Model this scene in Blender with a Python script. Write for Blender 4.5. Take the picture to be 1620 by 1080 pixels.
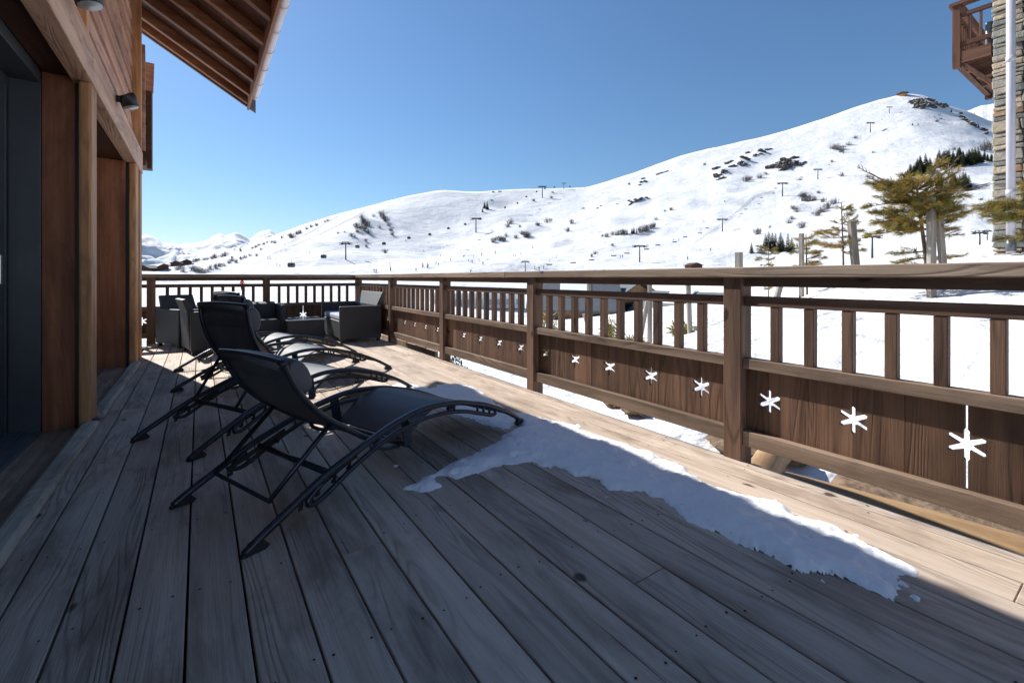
import bpy, bmesh, math, random
import numpy as np
from mathutils import Vector, Matrix

# ------------------------------------------------------------------ camera, sky, sun, exposure
scene = bpy.context.scene
for o in list(bpy.data.objects):
    bpy.data.objects.remove(o, do_unlink=True)
YAW = math.radians(34.5)
cam = bpy.data.cameras.new("camera")
cam.lens = 16.0
cam.sensor_width = 36.0
cam.shift_y = -0.0622
cam.clip_start = 0.05
cam.clip_end = 30000
cam_ob = bpy.data.objects.new("camera", cam)
scene.collection.objects.link(cam_ob)
cam_ob.location = (0, 0, 1.0)
cam_ob.rotation_euler = (math.radians(90), 0, -YAW)
scene.camera = cam_ob

SUN = Vector((-0.326, 1.15, 1.0)).normalized()          # towards the sun
world = bpy.data.worlds.new("World")
scene.world = world
world.use_nodes = True
wn = world.node_tree
wn.nodes.clear()
w_out = wn.nodes.new("ShaderNodeOutputWorld")
w_bg = wn.nodes.new("ShaderNodeBackground")
w_sky = wn.nodes.new("ShaderNodeTexSky")
w_sky.sky_type = 'NISHITA'
w_sky.sun_disc = False
w_sky.sun_elevation = math.asin(SUN.z)
w_sky.sun_rotation = math.atan2(SUN.x, SUN.y)
w_sky.altitude = 1900
w_sky.air_density = 1.6
w_sky.dust_density = 1.0
w_sky.ozone_density = 10
w_bg.inputs[1].default_value = 0.0475
w_tint = wn.nodes.new('ShaderNodeMix'); w_tint.data_type = 'RGBA'; w_tint.blend_type = 'MULTIPLY'; w_tint.inputs[0].default_value = 1.0
w_tint.inputs[7].default_value = (0.90, 0.865, 0.81, 1)          # constant tint on the sky colour: warmer, less blue
wn.links.new(w_sky.outputs[0], w_tint.inputs[6])
wn.links.new(w_tint.outputs[2], w_bg.inputs[0])
wn.links.new(w_bg.outputs[0], w_out.inputs[0])
sun = bpy.data.lights.new("sun", 'SUN')
sun.energy = 2.4
sun.angle = math.radians(0.5)
sun.color = (1.0, 0.965, 0.915)
sun_ob = bpy.data.objects.new("sun", sun)
scene.collection.objects.link(sun_ob)
sun_ob.rotation_euler = SUN.to_track_quat('Z', 'Y').to_euler()
sun_ob.location = SUN * 50
scene.view_settings.view_transform = 'Standard'
scene.view_settings.look = 'None'
scene.view_settings.gamma = 1.0
scene.view_settings.exposure = 1.62

# ------------------------------------------------------------------ survey helpers (pixel of the photograph -> place)
CF = np.array([math.sin(YAW), math.cos(YAW)])
CR = np.array([math.cos(YAW), -math.sin(YAW)])
FP, HV = 720.0, 440.0
def at_depth(u, v, d):
    k = (u - 810) / FP
    return Vector((d*(CF[0]+k*CR[0]), d*(CF[1]+k*CR[1]), 1 + (HV-v)/FP*d))
def on_z(u, v, z=0.0):
    return at_depth(u, v, (1-z)*FP/(v-HV))

# ------------------------------------------------------------------ numpy value noise
def _hash(ix, iy, seed):
    h = (ix.astype(np.int64)*374761393 + iy.astype(np.int64)*668265263 + seed*1442695041) & 0xffffffff
    h = ((h ^ (h >> 13)) * 1274126177) & 0xffffffff
    h = h ^ (h >> 16)
    return (h & 0xffff) / 65535.0
def vnoise(x, y, seed=0):
    x = np.asarray(x, float); y = np.asarray(y, float)
    ix = np.floor(x); iy = np.floor(y)
    fx = x-ix; fy = y-iy
    fx = fx*fx*fx*(fx*(fx*6-15)+10); fy = fy*fy*fy*(fy*(fy*6-15)+10)
    a = _hash(ix, iy, seed); b = _hash(ix+1, iy, seed); c = _hash(ix, iy+1, seed); d = _hash(ix+1, iy+1, seed)
    return (a*(1-fx)+b*fx)*(1-fy) + (c*(1-fx)+d*fx)*fy
def fbm(x, y, seed=0, octv=4):
    s = 0; a = 0.5; t = 0
    for i in range(octv):
        s = s + a*(vnoise(np.asarray(x)*2**i+17.3*i, np.asarray(y)*2**i-9.1*i, seed+i)-0.5); t += a; a *= 0.5
    return s/t
def sstep(a, b, x):
    t = np.clip((np.asarray(x, float)-a)/(b-a), 0, 1)
    return t*t*(3-2*t)

# ------------------------------------------------------------------ object helpers
col = scene.collection
def props(o, label=None, cat=None, group=None, kind=None):
    if label: o["label"] = label
    if cat: o["category"] = cat
    if group: o["group"] = group
    if kind: o["kind"] = kind
    return o
def thing(name, label, cat, loc=(0, 0, 0), rz=0.0, group=None, scale=1.0):
    o = bpy.data.objects.new(name, None)
    o.empty_display_size = 0.2
    col.objects.link(o)
    o.location = loc
    o.rotation_euler = (0, 0, rz)
    o.scale = (scale,)*3 if not isinstance(scale, tuple) else scale
    return props(o, label, cat, group)
def copy_tree(o, parent=None):
    c = o.copy()
    col.objects.link(c)
    c.parent = parent
    for ch in [k for k in o.children]:
        copy_tree(ch, c)
    return c
WORDS = "first second third fourth fifth sixth seventh eighth ninth tenth eleventh twelfth thirteenth fourteenth fifteenth sixteenth seventeenth eighteenth nineteenth".split()
TENS = ["", "", "twenty", "thirty", "forty", "fifty"]
TENTH = ["", "", "twentieth", "thirtieth", "fortieth", "fiftieth"]
def nth(i):
    if i < 19: return WORDS[i]
    i += 1
    return TENTH[i//10] if i % 10 == 0 else TENS[i//10] + "-" + WORDS[i % 10 - 1]

class MB:
    """collects geometry of one mesh; gco keeps wood-grain coordinates (grain along x), rnd one number per piece"""
    def __init__(self, seed=1):
        self.v, self.f, self.g, self.r, self.m, self.s = [], [], [], [], [], []
        self.rng = random.Random(seed)
    def add(self, verts, faces, g=None, mat=0, rnd=None, smooth=False):
        n = len(self.v)
        self.v += [tuple(p) for p in verts]
        if g is None: g = verts
        self.g += [tuple(p) for p in g]
        if rnd is None: rnd = self.rng.random()
        self.r += [rnd]*len(verts)
        for f in faces:
            self.f.append(tuple(i+n for i in f)); self.m.append(mat); self.s.append(smooth)
        return self
    def gco(self, verts, axis):
        o = [self.rng.uniform(0, 50) for _ in range(3)]
        k = {'x': (0, 1, 2), 'y': (1, 0, 2), 'z': (2, 0, 1)}[axis]
        return [(p[k[0]]+o[0], p[k[1]]+o[1], p[k[2]]+o[2]) for p in verts]
    def box(self, x0, x1, y0, y1, z0, z1, axis='x', mat=0, M=None, rnd=None, jit=0.0):
        vs = [(x, y, z) for z in (z0, z1) for y in (y0, y1) for x in (x0, x1)]
        g = self.gco(vs, axis)
        if jit:
            vs = [tuple(c+self.rng.uniform(-jit, jit) for c in p) for p in vs]
        if M is not None: vs = [tuple(M @ Vector(p)) for p in vs]
        fs = [(0, 2, 3, 1), (4, 5, 7, 6), (0, 1, 5, 4), (2, 6, 7, 3), (0, 4, 6, 2), (1, 3, 7, 5)]
        return self.add(vs, fs, g, mat, rnd)
    def tube(self, path, r, n=8, mat=0, smooth=True, taper=None, flat=1.0):
        P = [Vector(p) for p in path]
        vs, fs = [], []
        up = Vector((0, 0, 1))
        L = len(P)
        for i, p in enumerate(P):
            t = (P[min(i+1, L-1)]-P[max(i-1, 0)]).normalized()
            a = t.cross(up)
            if a.length < 1e-3: a = t.cross(Vector((0, 1, 0)))
            a.normalize(); b = a.cross(t)
            rr = r if taper is None else r*(1+(taper-1)*i/(L-1))
            for k in range(n):
                w = 2*math.pi*k/n
                vs.append(p + a*(rr*math.cos(w)) + b*(rr*flat*math.sin(w)))
        for i in range(L-1):
            for k in range(n):
                fs.append((i*n+k, i*n+(k+1) % n, (i+1)*n+(k+1) % n, (i+1)*n+k))
        fs.append(tuple(range(n-1, -1, -1))); fs.append(tuple((L-1)*n+k for k in range(n)))
        return self.add(vs, fs, None, mat, None, smooth)
    def prism(self, poly, fn, d, axis='z', mat=0, rnd=None):
        """poly: 2-D outline (counter-clockwise), fn(a,b,c)->xyz, thickness d"""
        n = len(poly)
        vs = [fn(a, b, 0) for a, b in poly] + [fn(a, b, d) for a, b in poly]
        fs = [tuple(range(n-1, -1, -1)), tuple(range(n, 2*n))]
        fs += [(i, (i+1) % n, n+(i+1) % n, n+i) for i in range(n)]
        return self.add(vs, fs, self.gco(vs, axis), mat, rnd)
    def build(self, name, mats, parent=None, bevel=0.0, solid=0.0, seg=2):
        me = bpy.data.meshes.new(name)
        me.from_pydata(self.v, [], self.f)
        if not isinstance(mats, (list, tuple)): mats = [mats]
        for m in mats: me.materials.append(m)
        me.polygons.foreach_set('material_index', self.m)
        me.polygons.foreach_set('use_smooth', self.s)
        a = me.attributes.new('gco', 'FLOAT_VECTOR', 'POINT')
        a.data.foreach_set('vector', np.array(self.g, dtype=np.float32).ravel())
        a = me.attributes.new('rnd', 'FLOAT', 'POINT')
        a.data.foreach_set('value', np.array(self.r, dtype=np.float32))
        me.update()
        bm = bmesh.new(); bm.from_mesh(me)
        bmesh.ops.recalc_face_normals(bm, faces=bm.faces)
        bm.to_mesh(me); bm.free()
        o = bpy.data.objects.new(name, me)
        col.objects.link(o)
        if parent is not None: o.parent = parent
        if solid:
            md = o.modifiers.new('solid', 'SOLIDIFY'); md.thickness = solid; md.offset = 0
        if bevel:
            md = o.modifiers.new('bevel', 'BEVEL'); md.width = bevel; md.segments = seg; md.limit_method = 'ANGLE'; md.angle_limit = math.radians(35)
        return o
def crom(pts, n=6):
    """Catmull-Rom through the points"""
    P = [Vector(p) for p in pts]
    P = [P[0]*2-P[1]] + P + [P[-1]*2-P[-2]]
    out = []
    for i in range(1, len(P)-2):
        for k in range(n):
            t = k/n
            a, b, c, d = P[i-1], P[i], P[i+1], P[i+2]
            out.append(0.5*((2*b)+(c-a)*t+(2*a-5*b+4*c-d)*t*t+(3*b-a-3*c+d)*t**3))
    out.append(P[-2])
    return out
def fast_mesh(name, verts, faces, mats, parent=None, smooth=False, rnd=None):
    me = bpy.data.meshes.new(name)
    me.from_pydata([tuple(v) for v in verts], [], [tuple(f) for f in faces])
    if not isinstance(mats, (list, tuple)): mats = [mats]
    for m in mats: me.materials.append(m)
    if smooth: me.polygons.foreach_set('use_smooth', [True]*len(me.polygons))
    if rnd is not None:
        a = me.attributes.new('rnd', 'FLOAT', 'POINT'); a.data.foreach_set('value', np.array(rnd, dtype=np.float32))
    me.update()
    o = bpy.data.objects.new(name, me)
    col.objects.link(o)
    if parent is not None: o.parent = parent
    return o

# ------------------------------------------------------------------ materials
class NT:
    def __init__(self, name):
        self.mat = bpy.data.materials.new(name); self.mat.use_nodes = True
        self.t = self.mat.node_tree
        self.bsdf = self.t.nodes['Principled BSDF']
    def n(self, typ, **kw):
        nd = self.t.nodes.new(typ)
        for k, v in kw.items(): setattr(nd, k, v)
        return nd
    def link(self, a, b): self.t.links.new(a, b)
    def math(self, op, a, b=None, c=None, clamp=False):
        nd = self.n('ShaderNodeMath', operation=op, use_clamp=clamp)
        for i, x in enumerate((a, b, c)):
            if x is None: continue
            if isinstance(x, (int, float)): nd.inputs[i].default_value = x
            else: self.link(x, nd.inputs[i])
        return nd.outputs[0]
    def mix(self, fac, a, b, blend='MIX'):
        nd = self.n('ShaderNodeMix', data_type='RGBA', blend_type=blend)
        for s, x in ((nd.inputs[0], fac), (nd.inputs[6], a), (nd.inputs[7], b)):
            if isinstance(x, (int, float)): s.default_value = x
            elif isinstance(x, tuple): s.default_value = (*x, 1)
            else: self.link(x, s)
        return nd.outputs[2]
    def attr(self, name): return self.n('ShaderNodeAttribute', attribute_name=name)
    def scaled(self, vec, s):
        m = self.n('ShaderNodeMapping'); m.inputs['Scale'].default_value = s
        self.link(vec, m.inputs[0]); return m.outputs[0]
    def noise(self, vec, scale=1.0, detail=4, rough=0.55, dist=0.0):
        nd = self.n('ShaderNodeTexNoise'); nd.inputs['Scale'].default_value = scale; nd.inputs['Detail'].default_value = detail
        nd.inputs['Roughness'].default_value = rough; nd.inputs['Distortion'].default_value = dist
        if vec is not None: self.link(vec, nd.inputs[0])
        return nd.outputs[0]
    def ramp(self, fac, lo, hi):
        nd = self.n('ShaderNodeMapRange', interpolation_type='SMOOTHSTEP'); nd.inputs[1].default_value = lo; nd.inputs[2].default_value = hi
        self.link(fac, nd.inputs[0]); return nd.outputs[0]
    def bump(self, h, strength, dist):
        nd = self.n('ShaderNodeBump'); nd.inputs['Strength'].default_value = strength; nd.inputs['Distance'].default_value = dist
        self.link(h, nd.inputs['Height']); self.link(nd.outputs[0], self.bsdf.inputs['Normal'])
    def out(self, colr, rough=0.7, spec=0.5, metal=0.0):
        if isinstance(colr, tuple): self.bsdf.inputs['Base Color'].default_value = (*colr, 1)
        else: self.link(colr, self.bsdf.inputs['Base Color'])
        if isinstance(rough, (int, float)): self.bsdf.inputs['Roughness'].default_value = rough
        else: self.link(rough, self.bsdf.inputs['Roughness'])
        self.bsdf.inputs['Specular IOR Level'].default_value = spec
        self.bsdf.inputs['Metallic'].default_value = metal
        return self.mat

def wood(name, light, dark, stain, rough=0.75, ring=0.25, fine=0.35, stain_amt=0.5, knot=0.8, tint=0.35, spec=0.3, bump=0.25, warm=None, kscale=1.0, crack=0.6, kthr=0.72):
    T = NT(name)
    g = T.attr('gco').outputs['Vector']; r = T.attr('rnd').outputs['Fac']
    n1 = T.noise(T.scaled(g, (0.9, 16, 16)), 1.0, 5, 0.6)
    n2 = T.noise(T.scaled(g, (5, 190, 190)), 1.0, 3, 0.6)
    # cathedral rings: long stretched field turned into contour lines
    lo = T.noise(T.scaled(g, (0.55, 5.0, 5.0)), 1.0, 2, 0.45, 0.3)
    rg = T.math('SINE', T.math('MULTIPLY', lo, 120.0))
    rg = T.math('MULTIPLY', T.math('POWER', T.math('MULTIPLY_ADD', rg, 0.5, 0.5), 3.0), T.ramp(T.noise(T.scaled(g, (0.7, 6, 6)), 1.0, 2), 0.42, 0.62))
    st = T.ramp(T.noise(T.scaled(g, (1.5, 4.5, 4.5)), 1.0, 6, 0.66, 0.4), 0.45, 0.66)
    c = T.mix(T.ramp(n1, 0.32, 0.7), dark, light)
    if warm is not None:
        c = T.mix(T.ramp(T.noise(T.scaled(g, (0.5, 2.5, 2.5)), 1.0, 3), 0.45, 0.7), c, warm)
    c = T.mix(T.math('MULTIPLY', st, stain_amt), c, stain)
    c = T.mix(T.math('MULTIPLY', rg, ring), c, stain)
    c = T.mix(T.math('MULTIPLY', T.ramp(n2, 0.5, 0.72), fine), c, dark)
    # knots
    vo = T.n('ShaderNodeTexVoronoi'); vo.inputs['Scale'].default_value = 1.0; vo.inputs['Randomness'].default_value = 1.0
    kv = T.n('ShaderNodeVectorMath', operation='ADD')
    T.link(T.scaled(g, (2.3*kscale, 4.6*kscale, 4.6*kscale)), kv.inputs[0])
    nz = T.n('ShaderNodeTexNoise'); nz.inputs['Scale'].default_value = 9.0; T.link(g, nz.inputs[0])
    nv = T.n('ShaderNodeVectorMath', operation='SCALE'); nv.inputs['Scale'].default_value = 0.22; T.link(nz.outputs['Color'], nv.inputs[0])
    T.link(nv.outputs[0], kv.inputs[1]); T.link(kv.outputs[0], vo.inputs[0])
    cr = T.n('ShaderNodeSeparateColor'); T.link(vo.outputs['Color'], cr.inputs[0])
    kn = T.math('MULTIPLY', T.math('SUBTRACT', 1.0, T.ramp(vo.outputs['Distance'], 0.05, 0.10)), T.math('GREATER_THAN', cr.outputs[0], kthr))
    c = T.mix(T.math('MULTIPLY', kn, knot), c, tuple(x*0.35 for x in stain))
    ck = T.noise(T.scaled(g, (0.8, 75, 75)), 1.0, 2, 0.5)
    ck = T.math('MULTIPLY', T.ramp(ck, 0.69, 0.73), T.ramp(T.noise(T.scaled(g, (0.9, 9, 9)), 1.0, 2), 0.5, 0.62))
    c = T.mix(T.math('MULTIPLY', ck, crack), c, tuple(x*0.3 for x in stain))
    # board to board tint
    br = T.math('MULTIPLY_ADD', r, tint*2, 1-tint)
    hs = T.n('ShaderNodeHueSaturation'); T.link(c, hs.inputs['Color']); T.link(br, hs.inputs['Value'])
    hs.inputs['Saturation'].default_value = 1.0
    h = T.math('ADD', T.math('MULTIPLY', n2, 0.6), T.math('MULTIPLY', rg, -0.6))
    T.bump(h, bump, 0.004)
    return T.out(hs.outputs[0], rough, spec)

def plain(name, c, rough=0.5, metal=0.0, spec=0.5, var=0.15, scale=6.0, bump=0.0, c2=None):
    T = NT(name)
    tc = T.n('ShaderNodeTexCoord').outputs['Object']
    n = T.noise(tc, scale, 5, 0.6)
    cc = T.mix(T.ramp(n, 0.3, 0.7), tuple(x*(1-var) for x in c), tuple(min(1, x*(1+var)) for x in (c2 or c)))
    if bump: T.bump(T.noise(tc, scale*12, 3), bump, 0.003)
    return T.out(cc, rough, spec, metal)

M = {}
M['deck'] = wood('deck_wood', (0.63, 0.515, 0.415), (0.44, 0.345, 0.265), (0.17, 0.115, 0.08), rough=0.66, ring=0.45, fine=0.85, stain_amt=0.6, knot=0.95, tint=0.13, spec=0.3, bump=0.7, crack=0.8, kthr=0.5, warm=(0.57, 0.47, 0.385))
M['rail'] = wood('railing_wood', (0.205, 0.120, 0.077), (0.11, 0.062, 0.04), (0.045, 0.024, 0.016), rough=0.68, ring=0.5, stain_amt=0.4, tint=0.28, bump=0.5)
M['rail_top'] = wood('handrail_wood', (0.44, 0.335, 0.25), (0.29, 0.205, 0.145), (0.07, 0.045, 0.032), rough=0.7, ring=0.35, tint=0.12, bump=0.5)
M['cedar'] = wood('cedar_panel', (0.47, 0.185, 0.085), (0.29, 0.105, 0.05), (0.12, 0.05, 0.028), rough=0.5, ring=0.2, fine=0.3, tint=0.2, knot=0.5, bump=0.15)
M['larch'] = wood('larch_beam', (0.72, 0.47, 0.32), (0.49, 0.29, 0.19), (0.2, 0.11, 0.075), rough=0.65, ring=0.6, fine=0.5, stain_amt=0.35, tint=0.12, bump=0.5)
M['orange'] = wood('orange_larch', (0.72, 0.41, 0.19), (0.47, 0.22, 0.095), (0.2, 0.09, 0.045), rough=0.6, ring=0.4, tint=0.15)
M['clad'] = wood('cladding_wood', (0.60, 0.37, 0.265), (0.41, 0.225, 0.16), (0.15, 0.08, 0.06), rough=0.68, ring=0.4, tint=0.22, bump=0.4)
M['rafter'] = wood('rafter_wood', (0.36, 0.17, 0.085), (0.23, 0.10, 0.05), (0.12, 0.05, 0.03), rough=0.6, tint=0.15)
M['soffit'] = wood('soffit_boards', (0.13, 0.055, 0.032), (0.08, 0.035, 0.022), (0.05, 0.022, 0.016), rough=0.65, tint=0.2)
M['timber'] = wood('round_timber', (0.47, 0.31, 0.16), (0.31, 0.19, 0.095), (0.16, 0.09, 0.05), rough=0.65, tint=0.15)
M['stake'] = wood('weathered_stake', (0.40, 0.36, 0.31), (0.24, 0.205, 0.175), (0.11, 0.09, 0.075), rough=0.8, tint=0.15, ring=0.4)
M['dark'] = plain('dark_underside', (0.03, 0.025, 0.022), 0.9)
M['anth'] = plain('anthracite_frame', (0.055, 0.066, 0.078), 0.38, 0.0, 0.5, 0.1, 3)
M['alu'] = plain('light_grey_profile', (0.33, 0.36, 0.37), 0.35, 0.3, 0.5, 0.05)
M['steel'] = plain('brushed_steel', (0.6, 0.6, 0.6), 0.3, 1.0)
M['track'] = plain('grey_door_track', (0.20, 0.235, 0.26), 0.4, 0.5, 0.5, 0.1, 8)
M['black'] = plain('matt_black', (0.012, 0.012, 0.013), 0.45)
M['metal'] = plain('lounger_metal', (0.045, 0.053, 0.065), 0.3, 0.55, 0.5, 0.15, 20)
M['cap'] = plain('black_plastic', (0.012, 0.012, 0.012), 0.55)
M['gutter'] = plain('pale_gutter', (0.60, 0.55, 0.56), 0.35, 0.0, 0.5, 0.08, 3)
M['flash'] = plain('grey_flashing', (0.13, 0.14, 0.16), 0.4, 0.4)
M['pylon'] = plain('galvanised_steel', (0.16, 0.165, 0.17), 0.5, 0.4)
M['dkpylon'] = plain('dark_lift_steel', (0.06, 0.065, 0.07), 0.5, 0.3)
M['white'] = plain('white_render', (0.74, 0.74, 0.73), 0.8, var=0.05)
M['redmat'] = plain('red_padding', (0.55, 0.03, 0.03), 0.6)
M['jacket'] = plain('dark_jacket', (0.03, 0.035, 0.06), 0.8)
M['trouser'] = plain('ski_trousers', (0.03, 0.03, 0.032), 0.8)
M['skin'] = plain('skin', (0.5, 0.3, 0.22), 0.6)
M['bark'] = plain('bark', (0.13, 0.085, 0.06), 0.9, var=0.4, scale=14, bump=0.5)
M['twig'] = plain('bare_twigs', (0.13, 0.115, 0.11), 0.9, var=0.3, scale=2)
M['soil_shade'] = plain('soil_and_gap_shade', (0.17, 0.115, 0.075), 0.95, var=0.5, scale=18, bump=1.0)  # earth patches, also the dark sheet painted as shade round the log
M['pane'] = plain('dark_window', (0.02, 0.025, 0.03), 0.08, 0.0, 0.6)
M['tan'] = plain('light_timber_wall', (0.45, 0.24, 0.10), 0.75, var=0.25, scale=2)
M['pipe'] = plain('pale_downpipe', (0.52, 0.50, 0.55), 0.35, 0.1, 0.5, 0.06, 2)

T = NT('fabric_sling'); tc = T.n('ShaderNodeTexCoord').outputs['Object']
w1 = T.n('ShaderNodeTexWave'); w1.inputs['Scale'].default_value = 120; T.link(tc, w1.inputs[0])
w2 = T.n('ShaderNodeTexWave', bands_direction='Y'); w2.inputs['Scale'].default_value = 120; T.link(tc, w2.inputs[0])
T.bump(T.math('ADD', w1.outputs[1], w2.outputs[1]), 0.12, 0.002)
M['sling'] = T.out(T.mix(T.ramp(T.noise(tc, 3, 4), 0.3, 0.7), (0.078, 0.079, 0.086), (0.115, 0.116, 0.124)), 0.6, 0.45)
M['pillow'] = plain('headrest_vinyl', (0.075, 0.077, 0.088), 0.45, 0.0, 0.5, 0.15, 9)

T = NT('rattan_weave'); tc = T.n('ShaderNodeTexCoord').outputs['Object']
w1 = T.n('ShaderNodeTexWave', bands_direction='Z'); w1.inputs['Scale'].default_value = 28; w1.inputs['Distortion'].default_value = 1.0; T.link(tc, w1.inputs[0])
w2 = T.n('ShaderNodeTexWave', bands_direction='DIAGONAL'); w2.inputs['Scale'].default_value = 22; w2.inputs['Distortion'].default_value = 1.0; T.link(tc, w2.inputs[0])
wv = T.math('MAXIMUM', w1.outputs[1], w2.outputs[1])
T.bump(wv, 0.6, 0.004)
M['rattan'] = T.out(T.mix(wv, (0.022, 0.023, 0.025), (0.062, 0.064, 0.068)), 0.5, 0.4)
M['cushion'] = plain('pale_cushion', (0.45, 0.48, 0.56), 0.9, var=0.08, scale=5, bump=0.3)

T = NT('glass_door'); M['glass'] = T.out((0.03, 0.04, 0.045), 0.03, 0.8)

def snow_mat(name, fine=1.0, dirt=0.0, sss=0.0):
    T = NT(name); geo = T.n('ShaderNodeNewGeometry').outputs['Position']
    n1 = T.noise(geo, 0.9*fine, 6, 0.6); n2 = T.noise(geo, 14*fine, 4, 0.6)
    h = T.math('ADD', n1, T.math('MULTIPLY', n2, 0.25))
    T.bump(h, 0.35, 0.08/fine)
    c = T.mix(T.ramp(n1, 0.35, 0.65), (0.86, 0.87, 0.885), (0.91, 0.915, 0.92))
    if dirt:
        c = T.mix(T.math('MULTIPLY', T.ramp(T.noise(geo, 40, 3), 0.66, 0.74), dirt), c, (0.25, 0.21, 0.17))
    if sss:
        T.bsdf.inputs['Subsurface Weight'].default_value = sss; T.bsdf.inputs['Subsurface Radius'].default_value = (1, 1, 1); T.bsdf.inputs['Subsurface Scale'].default_value = 0.012
    return T.out(c, 0.75, 0.2)
M['snow'] = snow_mat('patch_snow', 6.0, 0.4, 0.25)
M['snow_near'] = snow_mat('roof_snow', 1.0)

# hillside snow: snow everywhere, tufts of scrub and rock showing in a few places
T = NT('hillside_snow'); geo = T.n('ShaderNodeNewGeometry').outputs['Position']
cd = T.n('ShaderNodeVectorMath', operation='LENGTH'); T.link(geo, cd.inputs[0]); dist = cd.outputs['Value']
n1 = T.noise(geo, 0.5, 6, 0.6)
nf = T.noise(geo, 0.035, 7, 0.62)
tr = T.n('ShaderNodeTexWave', bands_direction='DIAGONAL'); tr.inputs['Scale'].default_value = 0.35; tr.inputs['Distortion'].default_value = 14.0; tr.inputs['Detail'].default_value = 2.0; tr.inputs['Detail Scale'].default_value = 0.4; T.link(geo, tr.inputs[0])
T.bump(T.math('ADD', T.math('ADD', T.math('MULTIPLY', n1, 0.3), T.math('MULTIPLY', nf, 3.5)), T.math('MULTIPLY', T.math('MULTIPLY', T.ramp(tr.outputs[1], .8, 1.0), T.ramp(cd.outputs['Value'], 90.0, 200.0)), .14)), 1.0, 1.3)
c = T.mix(T.ramp(T.noise(geo, 0.02, 5, 0.6), 0.35, 0.65), (0.69, 0.70, 0.72), (0.77, 0.775, 0.78))
m1 = T.noise(geo, 0.55, 4, 0.75); m2 = T.noise(geo, 0.012, 4, 0.6); sp = T.noise(geo, 1.7, 3, 0.7)
far = T.ramp(dist, 130.0, 260.0)
tuft = T.math('MULTIPLY', T.math('MULTIPLY', T.ramp(m1, 0.60, 0.68), T.ramp(m2, 0.50, 0.60)), far)
c = T.mix(T.math('MULTIPLY', tuft, 0.8), c, (0.13, 0.11, 0.10))
M['hill'] = T.out(c, 0.8, 0.15)

T = NT('rock'); tc = T.n('ShaderNodeTexCoord').outputs['Object']; nrm = T.n('ShaderNodeNewGeometry')
sx = T.n('ShaderNodeSeparateXYZ'); T.link(nrm.outputs['Normal'], sx.inputs[0])
rc = T.mix(T.ramp(T.noise(tc, 0.5, 6, 0.7), 0.35, 0.65), (0.035, 0.033, 0.034), (0.13, 0.11, 0.095))
sn = T.ramp(T.math('ADD', sx.outputs[2], T.math('MULTIPLY', T.noise(tc, 0.8, 4), 0.5)), 0.98, 1.14)
M['rock'] = T.out(T.mix(sn, rc, (0.84, 0.85, 0.86)), 0.9, 0.2)

def foliage(name, cols):
    T = NT(name); r = T.attr('rnd').outputs['Fac']
    c = T.mix(T.ramp(r, 0.0, 0.5), cols[0], cols[1]); c = T.mix(T.ramp(r, 0.5, 1.0), c, cols[2])
    m = T.out(c, 0.75, 0.2)
    return m
M['fir'] = foliage('fir_needles', ((0.025, 0.042, 0.022), (0.045, 0.065, 0.032), (0.08, 0.085, 0.045)))
M['pine'] = foliage('golden_pine_needles', ((0.09, 0.11, 0.028), (0.29, 0.235, 0.05), (0.54, 0.33, 0.075)))
M['straw'] = foliage('dry_twigs', ((0.16, 0.10, 0.05), (0.27, 0.17, 0.08), (0.36, 0.24, 0.11)))
M['shrubgreen'] = foliage('green_shrub', ((0.04, 0.06, 0.02), (0.09, 0.11, 0.03), (0.17, 0.17, 0.06)))

T = NT('rubble_stone'); r = T.attr('rnd').outputs['Fac']; tc = T.n('ShaderNodeTexCoord').outputs['Object']
c = T.mix(T.ramp(r, 0.1, 0.4), (0.27, 0.27, 0.23), (0.40, 0.36, 0.29)); c = T.mix(T.ramp(r, 0.5, 0.75), c, (0.50, 0.41, 0.29)); c = T.mix(T.ramp(r, 0.9, 0.97), c, (0.40, 0.25, 0.15))
nn = T.noise(tc, 9, 6, 0.7)
c = T.mix(T.math('MULTIPLY', T.ramp(nn, 0.5, 0.72), 0.6), c, (0.12, 0.11, 0.10))
T.bump(T.noise(tc, 14, 5, 0.7), 1.0, 0.03)
M['stone'] = T.out(c, 0.85, 0.25)
M['mortar'] = plain('mortar', (0.15, 0.135, 0.115), 0.95, var=0.3, scale=9, bump=0.6)

T = NT('dark_roof_tiles'); tc = T.n('ShaderNodeTexCoord').outputs['Object']
w = T.n('ShaderNodeTexBrick'); w.inputs['Scale'].default_value = 3.0
w.inputs['Color1'].default_value = (0.10, 0.11, 0.125, 1); w.inputs['Color2'].default_value = (0.15, 0.16, 0.175, 1); w.inputs['Mortar'].default_value = (0.03, 0.03, 0.035, 1)
T.link(tc, w.inputs[0]); M['tiles'] = T.out(w.outputs[0], 0.6, 0.4)

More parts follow.
